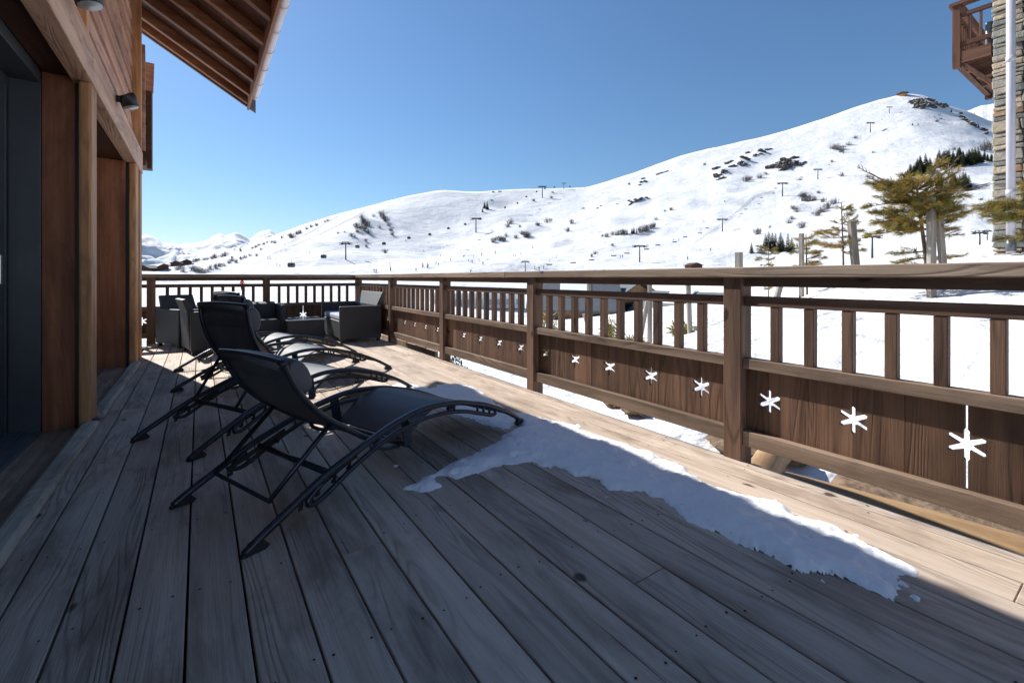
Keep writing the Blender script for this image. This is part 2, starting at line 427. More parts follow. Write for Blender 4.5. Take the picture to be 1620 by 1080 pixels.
# ------------------------------------------------------------------ terrain: one snow sheet from under the deck to the skyline
# each column is one bearing (given as the photograph's u): (distance in metres, height angle given as the photograph's v), last = ridge
COLS = {
 -500: [(25,520),(60,478),(120,455),(250,438),(450,432),(650,430)],
  230: [(25,520),(60,474),(120,452),(250,435),(450,425),(650,420)],
  265: [(25,520),(60,474),(120,452),(250,434),(450,423),(650,416)],
  300: [(25,520),(60,474),(120,452),(250,433),(450,420),(650,408)],
  340: [(25,520),(60,474),(120,452),(250,431),(450,415),(650,400)],
  380: [(25,520),(60,474),(120,452),(250,430),(450,408),(650,393)],
  440: [(25,520),(60,474),(120,452),(250,427),(450,398),(660,371)],
  480: [(25,520),(60,474),(120,452),(250,425),(450,394),(670,356)],
  520: [(25,520),(60,476),(120,453),(250,424),(430,392),(680,344)],
  560: [(25,520),(60,478),(120,454),(250,424),(430,396),(520,365),(690,333)],
  600: [(25,520),(60,482),(120,456),(250,424),(450,396),(540,352),(700,323)],
  650: [(25,520),(60,488),(120,458),(250,423),(470,396),(570,345),(720,309)],
  700: [(25,520),(60,492),(120,460),(250,422),(490,394),(590,345),(740,302)],
  760: [(25,520),(60,496),(120,464),(250,422),(480,388),(600,345),(760,305)],
  800: [(25,520),(60,500),(120,466),(250,424),(450,384),(600,345),(780,301)],
  860: [(25,515),(60,505),(120,468),(250,424),(450,382),(600,350),(800,299)],
  930: [(25,510),(60,500),(120,466),(250,422),(450,375),(620,335),(820,298)],
 1000: [(25,500),(60,490),(120,462),(250,418),(450,362),(640,320),(850,274)],
 1070: [(25,490),(60,478),(120,454),(250,412),(450,354),(660,300),(880,249)],
 1160: [(25,478),(60,465),(120,445),(250,404),(450,345),(680,282),(920,228)],
 1230: [(25,466),(60,452),(120,436),(250,398),(450,338),(700,270),(950,212)],
 1300: [(25,448),(60,435),(120,425),(250,390),(450,330),(720,255),(1000,190)],
 1370: [(25,430),(60,422),(120,415),(250,382),(450,320),(740,245),(1060,165)],
 1405: [(25,422),(60,416),(120,410),(250,378),(450,315),(750,240),(1090,155)],
 1432: [(25,416),(60,412),(120,406),(250,374),(450,310),(750,235),(1100,150)],
 1460: [(25,410),(60,407),(120,403),(250,371),(450,307),(750,232),(1110,150)],
 1495: [(25,404),(60,402),(120,400),(250,367),(450,303),(750,228),(1110,166)],
 1530: [(25,400),(60,399),(120,396),(250,363),(450,300),(750,230),(1130,176)],
 1570: [(25,396),(60,396),(120,392),(250,358),(450,300),(750,240),(1150,195)],
 1640: [(25,388),(60,388),(120,385),(250,352),(450,300),(750,245),(1160,200)],
 2100: [(25,370),(60,370),(120,368),(250,340),(450,300),(750,250),(1160,205)],
}
UG = np.arange(-500, 2101, 5.0)
TG = np.linspace(0, 1, 161)
_us = sorted(COLS)
_Rc = np.array([COLS[u][-1][0] for u in _us], float)
_Vc = np.array([np.interp(TG, [math.log(r/25)/math.log(COLS[u][-1][0]/25) for r, v in COLS[u]], [v for r, v in COLS[u]]) for u in _us])
def _smooth(a, w, axis):
    k = np.exp(-0.5*(np.arange(-3*w, 3*w+1)/w)**2); k /= k.sum()
    pad = [(0, 0)]*a.ndim; pad[axis] = (3*w, 3*w)
    b = np.pad(a, pad, mode='reflect', reflect_type='odd')
    return np.apply_along_axis(lambda q: np.convolve(q, k, 'valid'), axis, b)
RG = _smooth(np.interp(UG, _us, _Rc), 8, 0)
VG = np.array([np.interp(UG, _us, _Vc[:, j]) for j in range(len(TG))]).T
VG = _smooth(VG, 2, 0)
VG = _smooth(VG, 3, 1)
_soft = _smooth(VG, 8, 0)
wgt = (1-TG**6)[None, :]
VG = VG*(1-wgt)+_soft*wgt

def near_h(x, y):
    w = 1/(1+np.exp((y-5.6)/1.1))
    bank = 0.24*np.clip(x-2.9, 0, 10)*w
    drop = -0.075*np.clip(np.hypot(x, y-2)-3.0, 0, 30)*(1-w)
    shelf = -0.55 - 0.35*sstep(2.9, 2.4, x)
    return shelf + bank + drop*sstep(-1, 3, y)
FEATS = []
def terrain_h(x, y):
    x = np.asarray(x, float); y = np.asarray(y, float)
    fw = x*CF[0]+y*CF[1]; rt = x*CR[0]+y*CR[1]
    r = np.hypot(x, y)
    k = rt/np.maximum(fw, 1e-6)
    u = np.where(fw > 0.05*r, 810+FP*k, np.where(rt > 0, 2100, -500))
    u = np.clip(u, -500, 2100)
    R = np.interp(u, UG, RG)
    t = np.clip(np.log(np.maximum(r, 25)/25)/np.log(R/25), 0, 1)
    iu = np.clip((u-UG[0])/5.0, 0, len(UG)-1.001); it = np.clip(t*(len(TG)-1), 0, len(TG)-1.001)
    a = iu.astype(int); b = it.astype(int); fa = iu-a; fb = it-b
    V = (VG[a, b]*(1-fa)+VG[a+1, b]*fa)*(1-fb)+(VG[a, b+1]*(1-fa)+VG[a+1, b+1]*fa)*fb
    dep = np.minimum(r, R)*FP/np.hypot(FP, u-810)
    z = 1+(HV-V)/FP*dep
    z = z - np.maximum(r-R, 0)*0.55
    am = sstep(60, 260, r)*(1-0.75*sstep(0.9, 1.0, t))
    z = z + am*(15*fbm(x/95, y/95, 3, 3) + 4.5*fbm(x/26, y/26, 7, 4))
    z = z + sstep(20, 60, r)*(1-sstep(150, 400, r))*0.8*fbm(x/14, y/14, 5, 3)
    nz = near_h(x, y) + 0.13*fbm(x/1.3, y/1.3, 11, 4)+0.25*fbm(x/4, y/4, 12, 2)
    w = sstep(11, 25, r)
    z = nz*(1-w)+z*w
    for (cx, cy, sx_, sy_, ca, sa, amp) in FEATS:
        dx = x-cx; dy = y-cy
        z = z + amp*np.exp(-0.5*(((dx*ca+dy*sa)/sx_)**2+((-dx*sa+dy*ca)/sy_)**2))
    return z
def hit(u, v, rmin=18.0):
    """first place where the sight line through a pixel meets the snow"""
    k = (u-810)/FP
    d = np.array([CF[0]+k*CR[0], CF[1]+k*CR[1]])
    n = math.hypot(*d)
    rs = np.geomspace(rmin, 1400, 1400)
    dep = rs/n
    zz = terrain_h(d[0]*dep, d[1]*dep)
    vv = HV-(zz-1)/dep*FP
    ix = np.nonzero(vv <= v)[0]
    i = ix[0] if len(ix) else int(np.argmin(vv))
    return Vector((d[0]*dep[i], d[1]*dep[i], float(zz[i])))
def ground(x, y): return float(terrain_h(np.array([x]), np.array([y]))[0])

# knolls and hollows seen on the slope: (u, v, half width in px, depth/width ratio, height in m)
_ft = []
for (fu, fv, fw_, asp, amp) in ((1143, 275, 8, 1.2, 9), (1172, 258, 9, 1.2, 9), (1200, 246, 9, 1.2, 8), (1010, 322, 12, 1.0, 7), (1012, 291, 7, 1.0, 5), (1240, 263, 12, 1.0, 7), (795, 322, 16, 1.2, -9), (575, 356, 16, 1.3, 7), (690, 345, 45, 1.0, -9),
                               (1465, 168, 14, 1.0, 7), (1085, 325, 14, 1.5, 5), (930, 350, 20, 1.2, 5), (900, 385, 14, 1.2, -3), (840, 365, 16, 1.0, 4), (1310, 330, 20, 1.0, -5), (1255, 330, 14, 1.0, 4), (1330, 290, 16, 1.0, 5), (1100, 285, 22, 1.0, -5), (960, 318, 14, 1.0, 4), (640, 400, 25, 1.0, 2), (1530, 200, 10, 1.0, 6), (1400, 230, 14, 1.2, 4)):
    p_ = hit(fu, fv); dep_ = p_.x*CF[0]+p_.y*CF[1]; s_ = fw_/FP*dep_; an_ = math.atan2(p_.y, p_.x)+math.pi/2
    _ft.append((p_.x, p_.y, s_, s_*asp, math.cos(an_), math.sin(an_), amp))
FEATS += _ft
# polar grid, finer inside the view
ang = []
for u in np.linspace(-300, 1950, 620):
    ang.append(YAW + math.atan((u-810)/FP))
a0, a1 = ang[0], ang[-1]
ang += list(np.linspace(a1, a0+2*math.pi, 60)[1:-1])
ang = np.array(ang)
fwd = np.cos(ang-YAW); uu = np.where(fwd > 0.05, 810+FP*np.tan(ang-YAW), np.where(np.sin(ang-YAW) > 0, 2100, -500)); uu = np.clip(uu, -500, 2100)
Rr = np.interp(uu, UG, RG)
rows = []
for r in np.geomspace(0.8, 25, 56)[:-1]: rows.append(np.full_like(ang, r))
for t in np.linspace(0, 1, 190): rows.append(25*(Rr/25)**t)
for e in (4, 15, 40, 120, 400, 1200): rows.append(Rr+e)
RR = np.array(rows)
X = RR*np.sin(ang)[None, :]; Y = RR*np.cos(ang)[None, :]
Z = np.maximum(terrain_h(X, Y), -60)
nr, na = RR.shape
idx = np.arange(nr*na).reshape(nr, na)
q = np.stack([idx[:-1, :], np.roll(idx, -1, 1)[:-1, :], np.roll(idx, -1, 1)[1:, :], idx[1:, :]], -1).reshape(-1, 4)
me = bpy.data.meshes.new('snowy_hillside')
me.vertices.add(nr*na); me.vertices.foreach_set('co', np.stack([X, Y, Z], -1).astype(np.float32).ravel())
me.loops.add(q.size); me.loops.foreach_set('vertex_index', q[:, ::-1].ravel().astype(np.int32))
me.polygons.add(len(q)); me.polygons.foreach_set('loop_start', np.arange(0, q.size, 4, dtype=np.int32))
me.polygons.foreach_set('use_smooth', [True]*len(q))
me.materials.append(M['hill']); me.update(); me.validate()
hill = bpy.data.objects.new('snowy_hillside', me); col.objects.link(hill)
props(hill, 'white snow covered hillside and pistes rising to a rocky summit', 'hillside', None, 'structure')

def far_range(name, label, sky, r0, r1, vb, amp, seed, nrow=70):
    us = np.linspace(sky[0][0], sky[-1][0], 240)
    sv = np.interp(us, [a for a, b in sky], [b for a, b in sky])
    sv = sv + amp*0.25*fbm(us/9, us*0+seed, seed, 4)
    vs, fs = [], []
    rr = np.linspace(0, 1, nrow)
    for j, t in enumerate(rr):
        k = (us-810)/FP
        r = (r0+(r1-r0)*t)
        v = vb+(sv-vb)*t**1.15
        dep = r*FP/np.hypot(FP, us-810)
        x = dep*(CF[0]+k*CR[0]); y = dep*(CF[1]+k*CR[1])
        ridged = 1-2*np.abs(fbm(x/(r1*0.07), y/(r1*0.07), seed, 4))*2
        z = 1+(HV-v)/FP*dep + (ridged-0.6)*amp/FP*dep*math.sin(math.pi*min(1, t*1.02))*1.2
        vs += list(zip(x, y, z))
    vs += [(p[0]*1.15, p[1]*1.15, -200) for p in vs[-240:]]
    n = 240
    for j in range(nrow):
        for i in range(n-1):
            fs.append((j*n+i, j*n+i+1, (j+1)*n+i+1, (j+1)*n+i))
    o = fast_mesh(name, vs, fs, M['hill'], smooth=True)
    return props(o, label, 'mountains', None, 'structure')
far_range('distant_mountains', 'far snowy peaks on the horizon beyond the bushy slope',
          [(-200,350),(60,362),(150,370),(200,380),(228,374),(240,373),(255,384),(284,388),(305,385),(325,381),(338,373),(347,369),(356,374),(372,369),(384,373),(396,378),(410,368),(425,362),(438,371),(460,380),(520,392),(600,400)],
          4200, 6500, 428, 22, 21)
far_range('rear_summit', 'snowy ridge behind the rocky summit beside the stone building',
          [(1440,215),(1495,190),(1530,177),(1552,168),(1580,164),(1620,155),(1700,150),(1800,170)], 1500, 2000, 250, 10, 33, 40)

# ------------------------------------------------------------------ deck
b = MB(3)
PITCH, X0 = 0.1507, -0.031
edges = [X0+PITCH*k for k in range(-3, 17)]          # -.483 ... 2.38
edges = [-0.634] + edges + [2.442]
joints = {}
rng = random.Random(8)
screws = []
for i in range(len(edges)-1):
    xa, xb = edges[i]+0.0034, edges[i+1]-0.0034
    js = [-3.2]
    y = rng.uniform(-3, 7.5) if i % 2 else 99
    xm = (xa+xb)/2
    if abs(xm-0.49) < 0.076: y = 1.70
    if abs(xm-1.31) < 0.076: y = 1.0
    if abs(xm-2.16) < 0.076: y = 0.28
    while y < 8.5:
        js.append(y); y += rng.uniform(6.5, 8.4)
    js.append(8.87)
    for ya, yb in zip(js[:-1], js[1:]):
        dz = rng.uniform(-0.0012, 0.0012)
        b.box(xa, xb, ya+0.0012, yb-0.0012, -0.032, dz, 'y')
    yy = -2.9+rng.uniform(-.02, .02)
    while yy < 8.8:
        for s in ((-0.045, 0.045) if xb-xa > .1 else (0,)):
            if rng.random() < 0.85: screws.append((xm+s+rng.uniform(-.008, .008), yy+rng.uniform(-.015, .015)))
        yy += 0.52
for sx, sy in screws:
    n = 8; rr = rng.uniform(.0032, .005)
    b.add([(sx+rr*math.cos(k*math.tau/n), sy+rr*math.sin(k*math.tau/n), 0.0022) for k in range(n)], [tuple(range(n))], None, 1)
b.box(-0.9, 2.40, -3.2, 8.86, -0.30, -0.045, 'y', 1)
b.box(2.445, 2.462, -3.2, 8.9, -0.10, -0.006, 'y', 2)
b.box(2.455, 2.60, -3.2, 8.9, -0.62, -0.12, 'y', 1)
deck = b.build('wooden_deck', [M['deck'], M['dark'], M['flash']], None, 0.0025, seg=1)
props(deck, 'weathered grey plank deck partly in sun, partly in house shade', 'deck', None, 'structure')

# ------------------------------------------------------------------ snow patch lying on the deck
SP = [(647,768),(690,745),(735,722),(780,700),(815,680),(829,670),(818,669),(802,676),(768,671),(743,658),(715,652),(690,645),(655,632),(625,622),(612,613),(632,606),(660,609),(679,613),(694,608),(724,607),(746,611),(762,622),(796,646),
      (855,659),(914,673),(939,686),(985,698.5),(1040,719.5),(1082,740.5),(1124,766),(1178,782.5),(1224,791),(1262,810),(1300,824),(1357,848),(1389,864),(1421,880),(1435,893),(1408,900),(1399,912),(1413,928),(1373,936),(1325,936),
      (1292,925),(1254,919),(1235,919),(1206,900),(1180,877),(1148,864),(1107,850),(1073,833),(1044,822),(1061,808),(1015,799),(964,782),(935,766),(905,757),(872,745),(855,728),(821,728),(792,730),(767,743),(729,751),(695,766),(662,772)]
poly = np.array([tuple(on_z(u, v, 0.012))[:2] for u, v in SP])
gx = np.arange(poly[:, 0].min()-.05, poly[:, 0].max()+.05, 0.0065); gy = np.arange(poly[:, 1].min()-.05, poly[:, 1].max()+.05, 0.0065)
GX, GY = np.meshgrid(gx, gy)
px = GX + 0.085*fbm(GX/.10, GY/.10, 41, 5); py = GY + 0.085*fbm(GX/.10, GY/.10, 47, 5)
ins = np.zeros(GX.shape, bool); dmin = np.full(GX.shape, 9.0)
for i in range(len(poly)):
    x1, y1 = poly[i]; x2, y2 = poly[(i+1) % len(poly)]
    c = (y1 > py) != (y2 > py)
    ins ^= c & (px < (x2-x1)*(py-y1)/((y2-y1) if abs(y2-y1) > 1e-9 else 1e-9)+x1)
    t = np.clip(((px-x1)*(x2-x1)+(py-y1)*(y2-y1))/((x2-x1)**2+(y2-y1)**2+1e-12), 0, 1)
    dmin = np.minimum(dmin, np.hypot(px-x1-t*(x2-x1), py-y1-t*(y2-y1)))
sd = np.where(ins, dmin, -dmin)
base = 0.031*(1-np.exp(-np.clip(sd+0.020, 0, None)/0.055)) - .15*np.clip(-(sd+.020), 0, None)
hh = base*(0.85+1.3*fbm(GX/.22, GY/.30, 51, 4)) + 0.022*fbm(GX/.06, GY/.06, 53, 3)*sstep(-.01, .05, sd) + 0.006*fbm(GX/.022, GY/.022, 59, 3)
hh = hh - 0.012*sstep(.05, -.01, sd)*(fbm(GX/.035, GY/.035, 61, 3)+.35)
for (u, v, w) in ((1008, 788, .06), (1035, 806, .07), (1218, 905, .07), (1195, 882, .055), (880, 747, .05), (700, 757, .03), (1130, 852, .05), (930, 762, .045), (1330, 925, .05)):   # thawed holes
    p = on_z(u, v, .01)
    hh -= 0.10*np.exp(-((GX-p.x)**2+((GY-p.y)/1.5)**2)/w**2)*(1+2*fbm(GX/.05, GY/.05, 71, 3))
ok = (hh > -0.003)
id2 = -np.ones(GX.shape, int)
use = np.zeros(GX.shape, bool)
cell = ok[:-1, :-1] | ok[1:, :-1] | ok[:-1, 1:] | ok[1:, 1:]
cell = (ok[:-1, :-1].astype(int)+ok[1:, :-1]+ok[:-1, 1:]+ok[1:, 1:]) >= 3
for a in (0, 1):
    for c in (0, 1): use[a:use.shape[0]-1+a, c:use.shape[1]-1+c] |= cell
id2[use] = np.arange(use.sum())
vs = np.stack([GX[use], GY[use], np.maximum(hh, -0.004)[use]], -1)
J, I = np.nonzero(cell)
fs = np.stack([id2[J, I], id2[J, I+1], id2[J+1, I+1], id2[J+1, I]], -1)
snow = fast_mesh('snow_patch', vs.tolist(), fs.tolist(), M['snow'], smooth=True)
props(snow, 'ragged patch of melting snow lying on the deck planks', 'snow')
for i, (u, v, s) in enumerate(((1428, 925, .020), (1419, 931, .014), (1448, 946, .02), (1405, 932, .012), (625, 738, .018), (571, 690, .02))):
    p = on_z(u, v)
    m = MB(100+i); n = 9
    ring = [(p.x+s*(1+.5*m.rng.uniform(-1, 1))*math.cos(k*math.tau/n), p.y+.7*s*(1+.5*m.rng.uniform(-1, 1))*math.sin(k*math.tau/n), 0.001) for k in range(n)]
    r2 = [(p.x+(a-p.x)*.55, p.y+(bb-p.y)*.55, .3*s) for a, bb, c in ring]
    m.add(ring+r2+[(p.x, p.y, .36*s)], [(k, (k+1) % n, n+(k+1) % n, n+k) for k in range(n)]+[(n+k, n+(k+1) % n, 2*n) for k in range(n)], smooth=True)
    o = m.build('snow_crumb', M['snow'])
    props(o, ('small crumb of snow on the planks just past the patch end', 'tiny snow crumb touching the end of the snow patch', 'thin smear of snow nearest the sunlit planks', 'little snow lump at the end of the patch', 'lone snow crumb between lounger and snow patch', 'white crumb of snow under the nearest lounger')[i], 'snow crumb')

# ------------------------------------------------------------------ railings
def flake_half(w=0.0095, R=0.058, L=0.056):
    c, s = math.cos(math.radians(30)), math.sin(math.radians(30))
    up = [(0, R+.004), (w*.6, R+.002), (w, R-.004), (w, 1.732*w+.004), (L*c-w*s, L*s+w*c), ((L+w*.8)*c, (L+w*.8)*s), (L*c+w*s, L*s-w*c), (2*w, 0)]
    return up + [(a, -bb) for a, bb in reversed(up[:-1])]       # from top to bottom
HALF = flake_half()
def panel_board(a0, a1, z0, z1, lflake, rflake, zc, slit_l, slit_r):
    ga = 0.0045 if slit_l else 0.0008; gb = 0.0045 if slit_r else 0.0008
    P = [(a0+ga, z0), (a1-gb, z0)]
    if rflake: P += [(a1-max(x, gb), zc+y) for x, y in reversed(HALF)]
    P += [(a1-gb, z1), (a0+ga, z1)]
    if lflake: P += [(a0+max(x, ga), zc+y) for x, y in HALF]
    return P
def bay(par, fn, a0, a1, joints_, flakes, slits, nbal, seed, panel_mat, zc=0.345):
    """one field between two posts; fn maps (along, out, z) to the world, out = 0 is the inner face of the upper rail"""
    def bx(m, A0, A1, o0, o1, z0, z1, axis):
        p = fn(A0, o0, z0); q_ = fn(A1, o1, z1)
        m.box(min(p[0], q_[0]), max(p[0], q_[0]), min(p[1], q_[1]), max(p[1], q_[1]), z0, z1, axis)
    along = 'y' if abs(fn(1, 0, 0)[1]-fn(0, 0, 0)[1]) > .5 else 'x'
    e = 0.001
    for nm, o0, o1, z0, z1 in (('support_beam', .008, .085, .952, 1.01), ('upper_rail', 0, .052, .846, .90), ('middle_rail', -.012, .052, .507, .563), ('lower_rail', -.012, .052, .088, .170)):
        m = MB(seed+hash(nm) % 1 + int(z0*100)); bx(m, a0+e, a1-e, o0, o1, z0, z1, along)
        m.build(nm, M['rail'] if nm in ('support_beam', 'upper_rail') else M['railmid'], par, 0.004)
    for i in range(nbal):
        c = a0+(a1-a0)*(i+1)/(nbal+1)
        m = MB(seed*7+i); bx(m, c-.022, c+.022, .003, .048, .5635, .8455, 'z')
        m.build('baluster', M['rail'], par, 0.003)
    m = MB(seed+5)
    js = [a0+e] + [j for j in joints_ if a0+.02 < j < a1-.02] + [a1-e]
    for l, r in zip(js[:-1], js[1:]):
        poly_ = panel_board(l, r, .171, .506, any(abs(l-f) < .004 for f in flakes), any(abs(r-f) < .004 for f in flakes), zc, any(abs(l-f) < .004 for f in slits), any(abs(r-f) < .004 for f in slits))
        oo = 0.027+m.rng.uniform(0, .002)
        m.prism(poly_, lambda A, Bz, C: fn(A, oo+C, Bz), .022, 'z')
    m.build('panel', panel_mat, par)
M['railmid'] = wood('pale_rail_wood', (0.29, 0.205, 0.145), (0.17, 0.115, 0.078), (0.07, 0.045, 0.032), rough=0.7, ring=0.7, tint=0.15, bump=0.5)  # paler wood for the middle and lower rails
M['panel'] = wood('panel_boards', (0.215, 0.118, 0.070), (0.115, 0.060, 0.036), (0.048, 0.026, 0.017), rough=0.66, ring=0.55, fine=0.4, stain_amt=0.35, tint=0.32, bump=0.5)

R1 = thing('deck_railing', 'long brown wooden railing with snowflake cut-outs along the open snow side', 'railing', (2.49, 0, 0), 0, 'wooden deck railings')
XI = 2.452
fnR = lambda a, o, z: (XI+o-2.49, a, z)
postsR = [-2.34, -0.48, 1.385, 3.25, 5.06, 6.90, 8.74]
for i, y in enumerate(postsR):
    m = MB(300+i); m.box(2.428-2.49, 2.536-2.49, y-.052, y+.052, -.30, 1.01, 'z'); m.build('post', M['rail'], R1, 0.006)
for i in range(len(postsR)-1):
    a0, a1 = postsR[i]+.052, postsR[i+1]-.052
    y0 = postsR[i]
    fl = [y0+.225+.371*k for k in range(5)]
    if i == 1: fl = [0.09, .462, .838, 1.212]
    js = sorted(fl+[f-.187 for f in fl]+[fl[-1]+.14])
    sl = [fl[1]] if i == 1 else ([fl[2]] if i == 4 else [])
    bay(R1, fnR, a0, a1, js, fl, sl, 10, 400+20*i, M['panel'])
for i, (a0, a1) in enumerate(((-2.45, 3.62), (3.622, 8.86))):
    m = MB(500+i); m.box(2.405-2.49, 2.575-2.49, a0, a1, 1.0005, 1.057, 'y'); m.build('handrail', M['rail_top'], R1, 0.006)

R2 = thing('deck_railing', 'short dark railing with snowflake cut-outs across the far end of the deck', 'railing', (.9, 8.79, 0), 0, 'wooden deck railings')
YI = 8.752
fnB = lambda a, o, z: (a-.9, YI+o-8.79, z)
postsB = [-2.2, -.60, .945]
for i, x in enumerate(postsB):
    m = MB(330+i); m.box(x-.052-.9, x+.052-.9, 8.728-8.79, 8.836-8.79, -.30, 1.01, 'z'); m.build('post', M['rail'], R2, 0.006)
ends = postsB+[2.49]
for i in range(3):
    a0, a1 = ends[i]+.052, ends[i+1]-(.052 if i < 2 else .064)
    fl = [[-1.82, -1.45, -1.08, -.71], [-.385, -.012, .36, .73], [1.155, 1.525, 1.895, 2.265]][i]
    js = sorted(fl+[f-.187 for f in fl])
    bay(R2, fnB, a0, a1, js, fl, [fl[0], fl[1]] if i else [], 9, 700+20*i, M['panel'])
m = MB(540); m.box(-2.3-.9, 2.404-.9, 8.715-8.79, 8.87-8.79, 1.0005, 1.055, 'x'); m.build('handrail', M['rail_top'], R2, 0.006)

M['recess'] = wood('recess_boards', (0.50, 0.36, 0.25), (0.30, 0.20, 0.135), (0.13, 0.08, 0.055), ring=0.5, tint=0.25)
# ------------------------------------------------------------------ chalet on the near side
H = thing('wooden_chalet', 'brown timber chalet with larch beams, dark door recesses and deep eaves', 'house', (-.59, 4, 0))
HL = Vector((.59, -4, 0))
class HB(MB):
    def hb(self, x0, x1, y0, y1, z0, z1, axis='y', mat=0, M_=None): return self.box(x0+.59, x1+.59, y0-4, y1-4, z0, z1, axis, mat, M_)
def part(name, mat, parent, boxes, bevel=0.004, seed=1):
    m = HB(seed)
    for bx_ in boxes: m.hb(*bx_)
    return m.build(name, mat, parent, bevel)
# core walls behind (keep the inside dark)
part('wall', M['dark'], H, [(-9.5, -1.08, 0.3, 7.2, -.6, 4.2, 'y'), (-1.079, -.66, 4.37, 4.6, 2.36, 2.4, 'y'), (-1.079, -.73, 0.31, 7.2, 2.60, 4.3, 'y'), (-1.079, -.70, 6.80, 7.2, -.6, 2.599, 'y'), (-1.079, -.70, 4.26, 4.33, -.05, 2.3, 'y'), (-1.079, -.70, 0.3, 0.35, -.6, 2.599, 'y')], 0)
part('lintel_beam', M['larch'], H, [(-.70, -.590, 0.3, 4.165, 2.31, 2.585, 'y'), (-.70, -.590, 4.168, 7.42, 2.31, 2.585, 'y')], .006, 3)
part('pillar', M['orange'], H, [(-.66, -.593, 4.105, 4.30, -.02, 2.309, 'z')], .016, 4)
part('pillar', M['orange'], H, [(-.66, -.593, 6.72, 6.96, -.02, 2.309, 'z')], .014, 5)
part('pillar', M['orange'], H, [(-.66, -.597, 7.18, 7.40, -.3, 2.309, 'z')], .014, 6)
part('side_panel', M['cedar'], H, [(-.85, -.69, 4.2, 4.255, -.03, 2.35, 'z')], .003, 7)
part('side_panel', M['cedar'], H, [(-1.075, -.685, 6.745, 6.80, -.03, 2.33, 'z')], .003, 8)
part('side_panel', M['cedar'], H, [(-.70, -.62, 6.961, 7.179, -.03, 2.309, 'z')], .003, 9)
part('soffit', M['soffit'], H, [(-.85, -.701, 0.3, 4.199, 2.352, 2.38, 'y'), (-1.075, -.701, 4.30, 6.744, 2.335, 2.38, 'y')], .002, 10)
part('blind_rail', M['black'], H, [(-.690, -.660, 4.19, 4.215, -.02, 2.325, 'z'), (-.690, -.662, 0.3, 4.189, 2.312, 2.345, 'y')], .003, 11)
part('blind_rail', M['black'], H, [(-.684, -.661, 6.735, 6.76, -.02, 2.325, 'z'), (-.684, -.663, 4.301, 6.734, 2.312, 2.334, 'y')], .003, 12)
part('rail_stop', M['cap'], H, [(-.615, -.572, 4.13, 4.19, .003, .045, 'y')], .005, 13)
dr = part('sliding_door', M['anth'], H, [(-1.0, -.852, 4.19, 4.25, -.03, 2.30, 'z'), (-1.075, -1.001, 4.15, 4.25, -.03, 2.30, 'z'), (-1.0, -.852, 0.4, 4.189, 2.27, 2.351, 'y'), (-1.075, -1.0, 0.4, 4.149, 2.20, 2.30, 'y')], .003, 14)
part('frame_profile', M['anth'], dr, [(-1.06, -1.003, 3.98, 4.149, -.01, 2.199, 'z'), (-1.06, -1.003, 0.4, 3.979, -.01, .12, 'y')], .003, 15)
part('glazing_bead', M['alu'], dr, [(-1.05, -1.012, 3.93, 3.979, .121, 2.12, 'z'), (-1.05, -1.012, 0.4, 3.929, 2.09, 2.12, 'y')], .003, 16)
part('glass', M['glass'], dr, [(-1.04, -1.03, 0.4, 3.929, .121, 2.089, 'y')], 0, 17)
hd = part('handle', M['steel'], dr, [(-1.0029, -.992, 4.035, 4.075, .96, 1.14, 'z')], .004, 18)
dr2 = part('sliding_door', M['anth'], H, [(-1.078, -1.06, 4.34, 6.744, -.03, .14, 'y'), (-1.078, -1.06, 4.34, 6.744, 2.20, 2.335, 'y'), (-1.078, -1.06, 6.62, 6.744, .141, 2.199, 'z')], .003, 19)
part('glass', M['glass'], dr2, [(-1.0785, -1.07, 4.34, 6.619, .141, 2.199, 'y')], 0, 20)
part('door_track', M['track'], H, [(-1.06, -.93, 0.4, 4.189, -.03, .012, 'y'), (-.929, -.85, 0.4, 4.199, -.034, .002, 'y')], .003, 21)
part('recess_floor', M['recess'], H, [(-.849, -.745, 0.3, 4.199, -.06, -.012, 'y'), (-.743, -.637, 0.3, 4.199, -.06, -.010, 'y'), (-1.05, -.86, 4.34, 6.744, -.06, -.01, 'y'), (-.858, -.637, 4.34, 6.744, -.06, -.012, 'y')], .003, 22)
part('sill', wood('sill_wood', (0.72, 0.62, 0.51), (0.50, 0.41, 0.32), (0.22, 0.16, 0.11), ring=0.4, tint=0.08), H, [(-.640, -.552, 0.3, 4.10, .002, .048, 'y'), (-.640, -.552, 4.303, 6.715, .002, .048, 'y')], .018, 23)
# lapped cladding above the beam
m = HB(31)
z = 2.586
k = 0
while z < 4.35:
    tilt = Matrix.Rotation(math.radians(-6), 4, 'Y')
    for (ya, yb) in ((0.3, 2.1), (2.102, 4.06), (4.15, 7.02)):
        pv = Vector((-.655+.59, 0, z))
        Mx = Matrix.Translation(pv) @ tilt @ Matrix.Translation(-pv)
        m.hb(-.675, -.650, ya, yb, z, z+.205, 'y', 0, Mx)
    z += .185
m.build('cladding', M['clad'], H, .003)
part('batten', M['orange'], H, [(-.67, -.612, 4.06, 4.15, 2.586, 4.3, 'z')], .004, 32)
part('corner_board', M['orange'], H, [(-.67, -.575, 7.02, 7.10, 2.586, 4.35, 'z')], .004, 33)
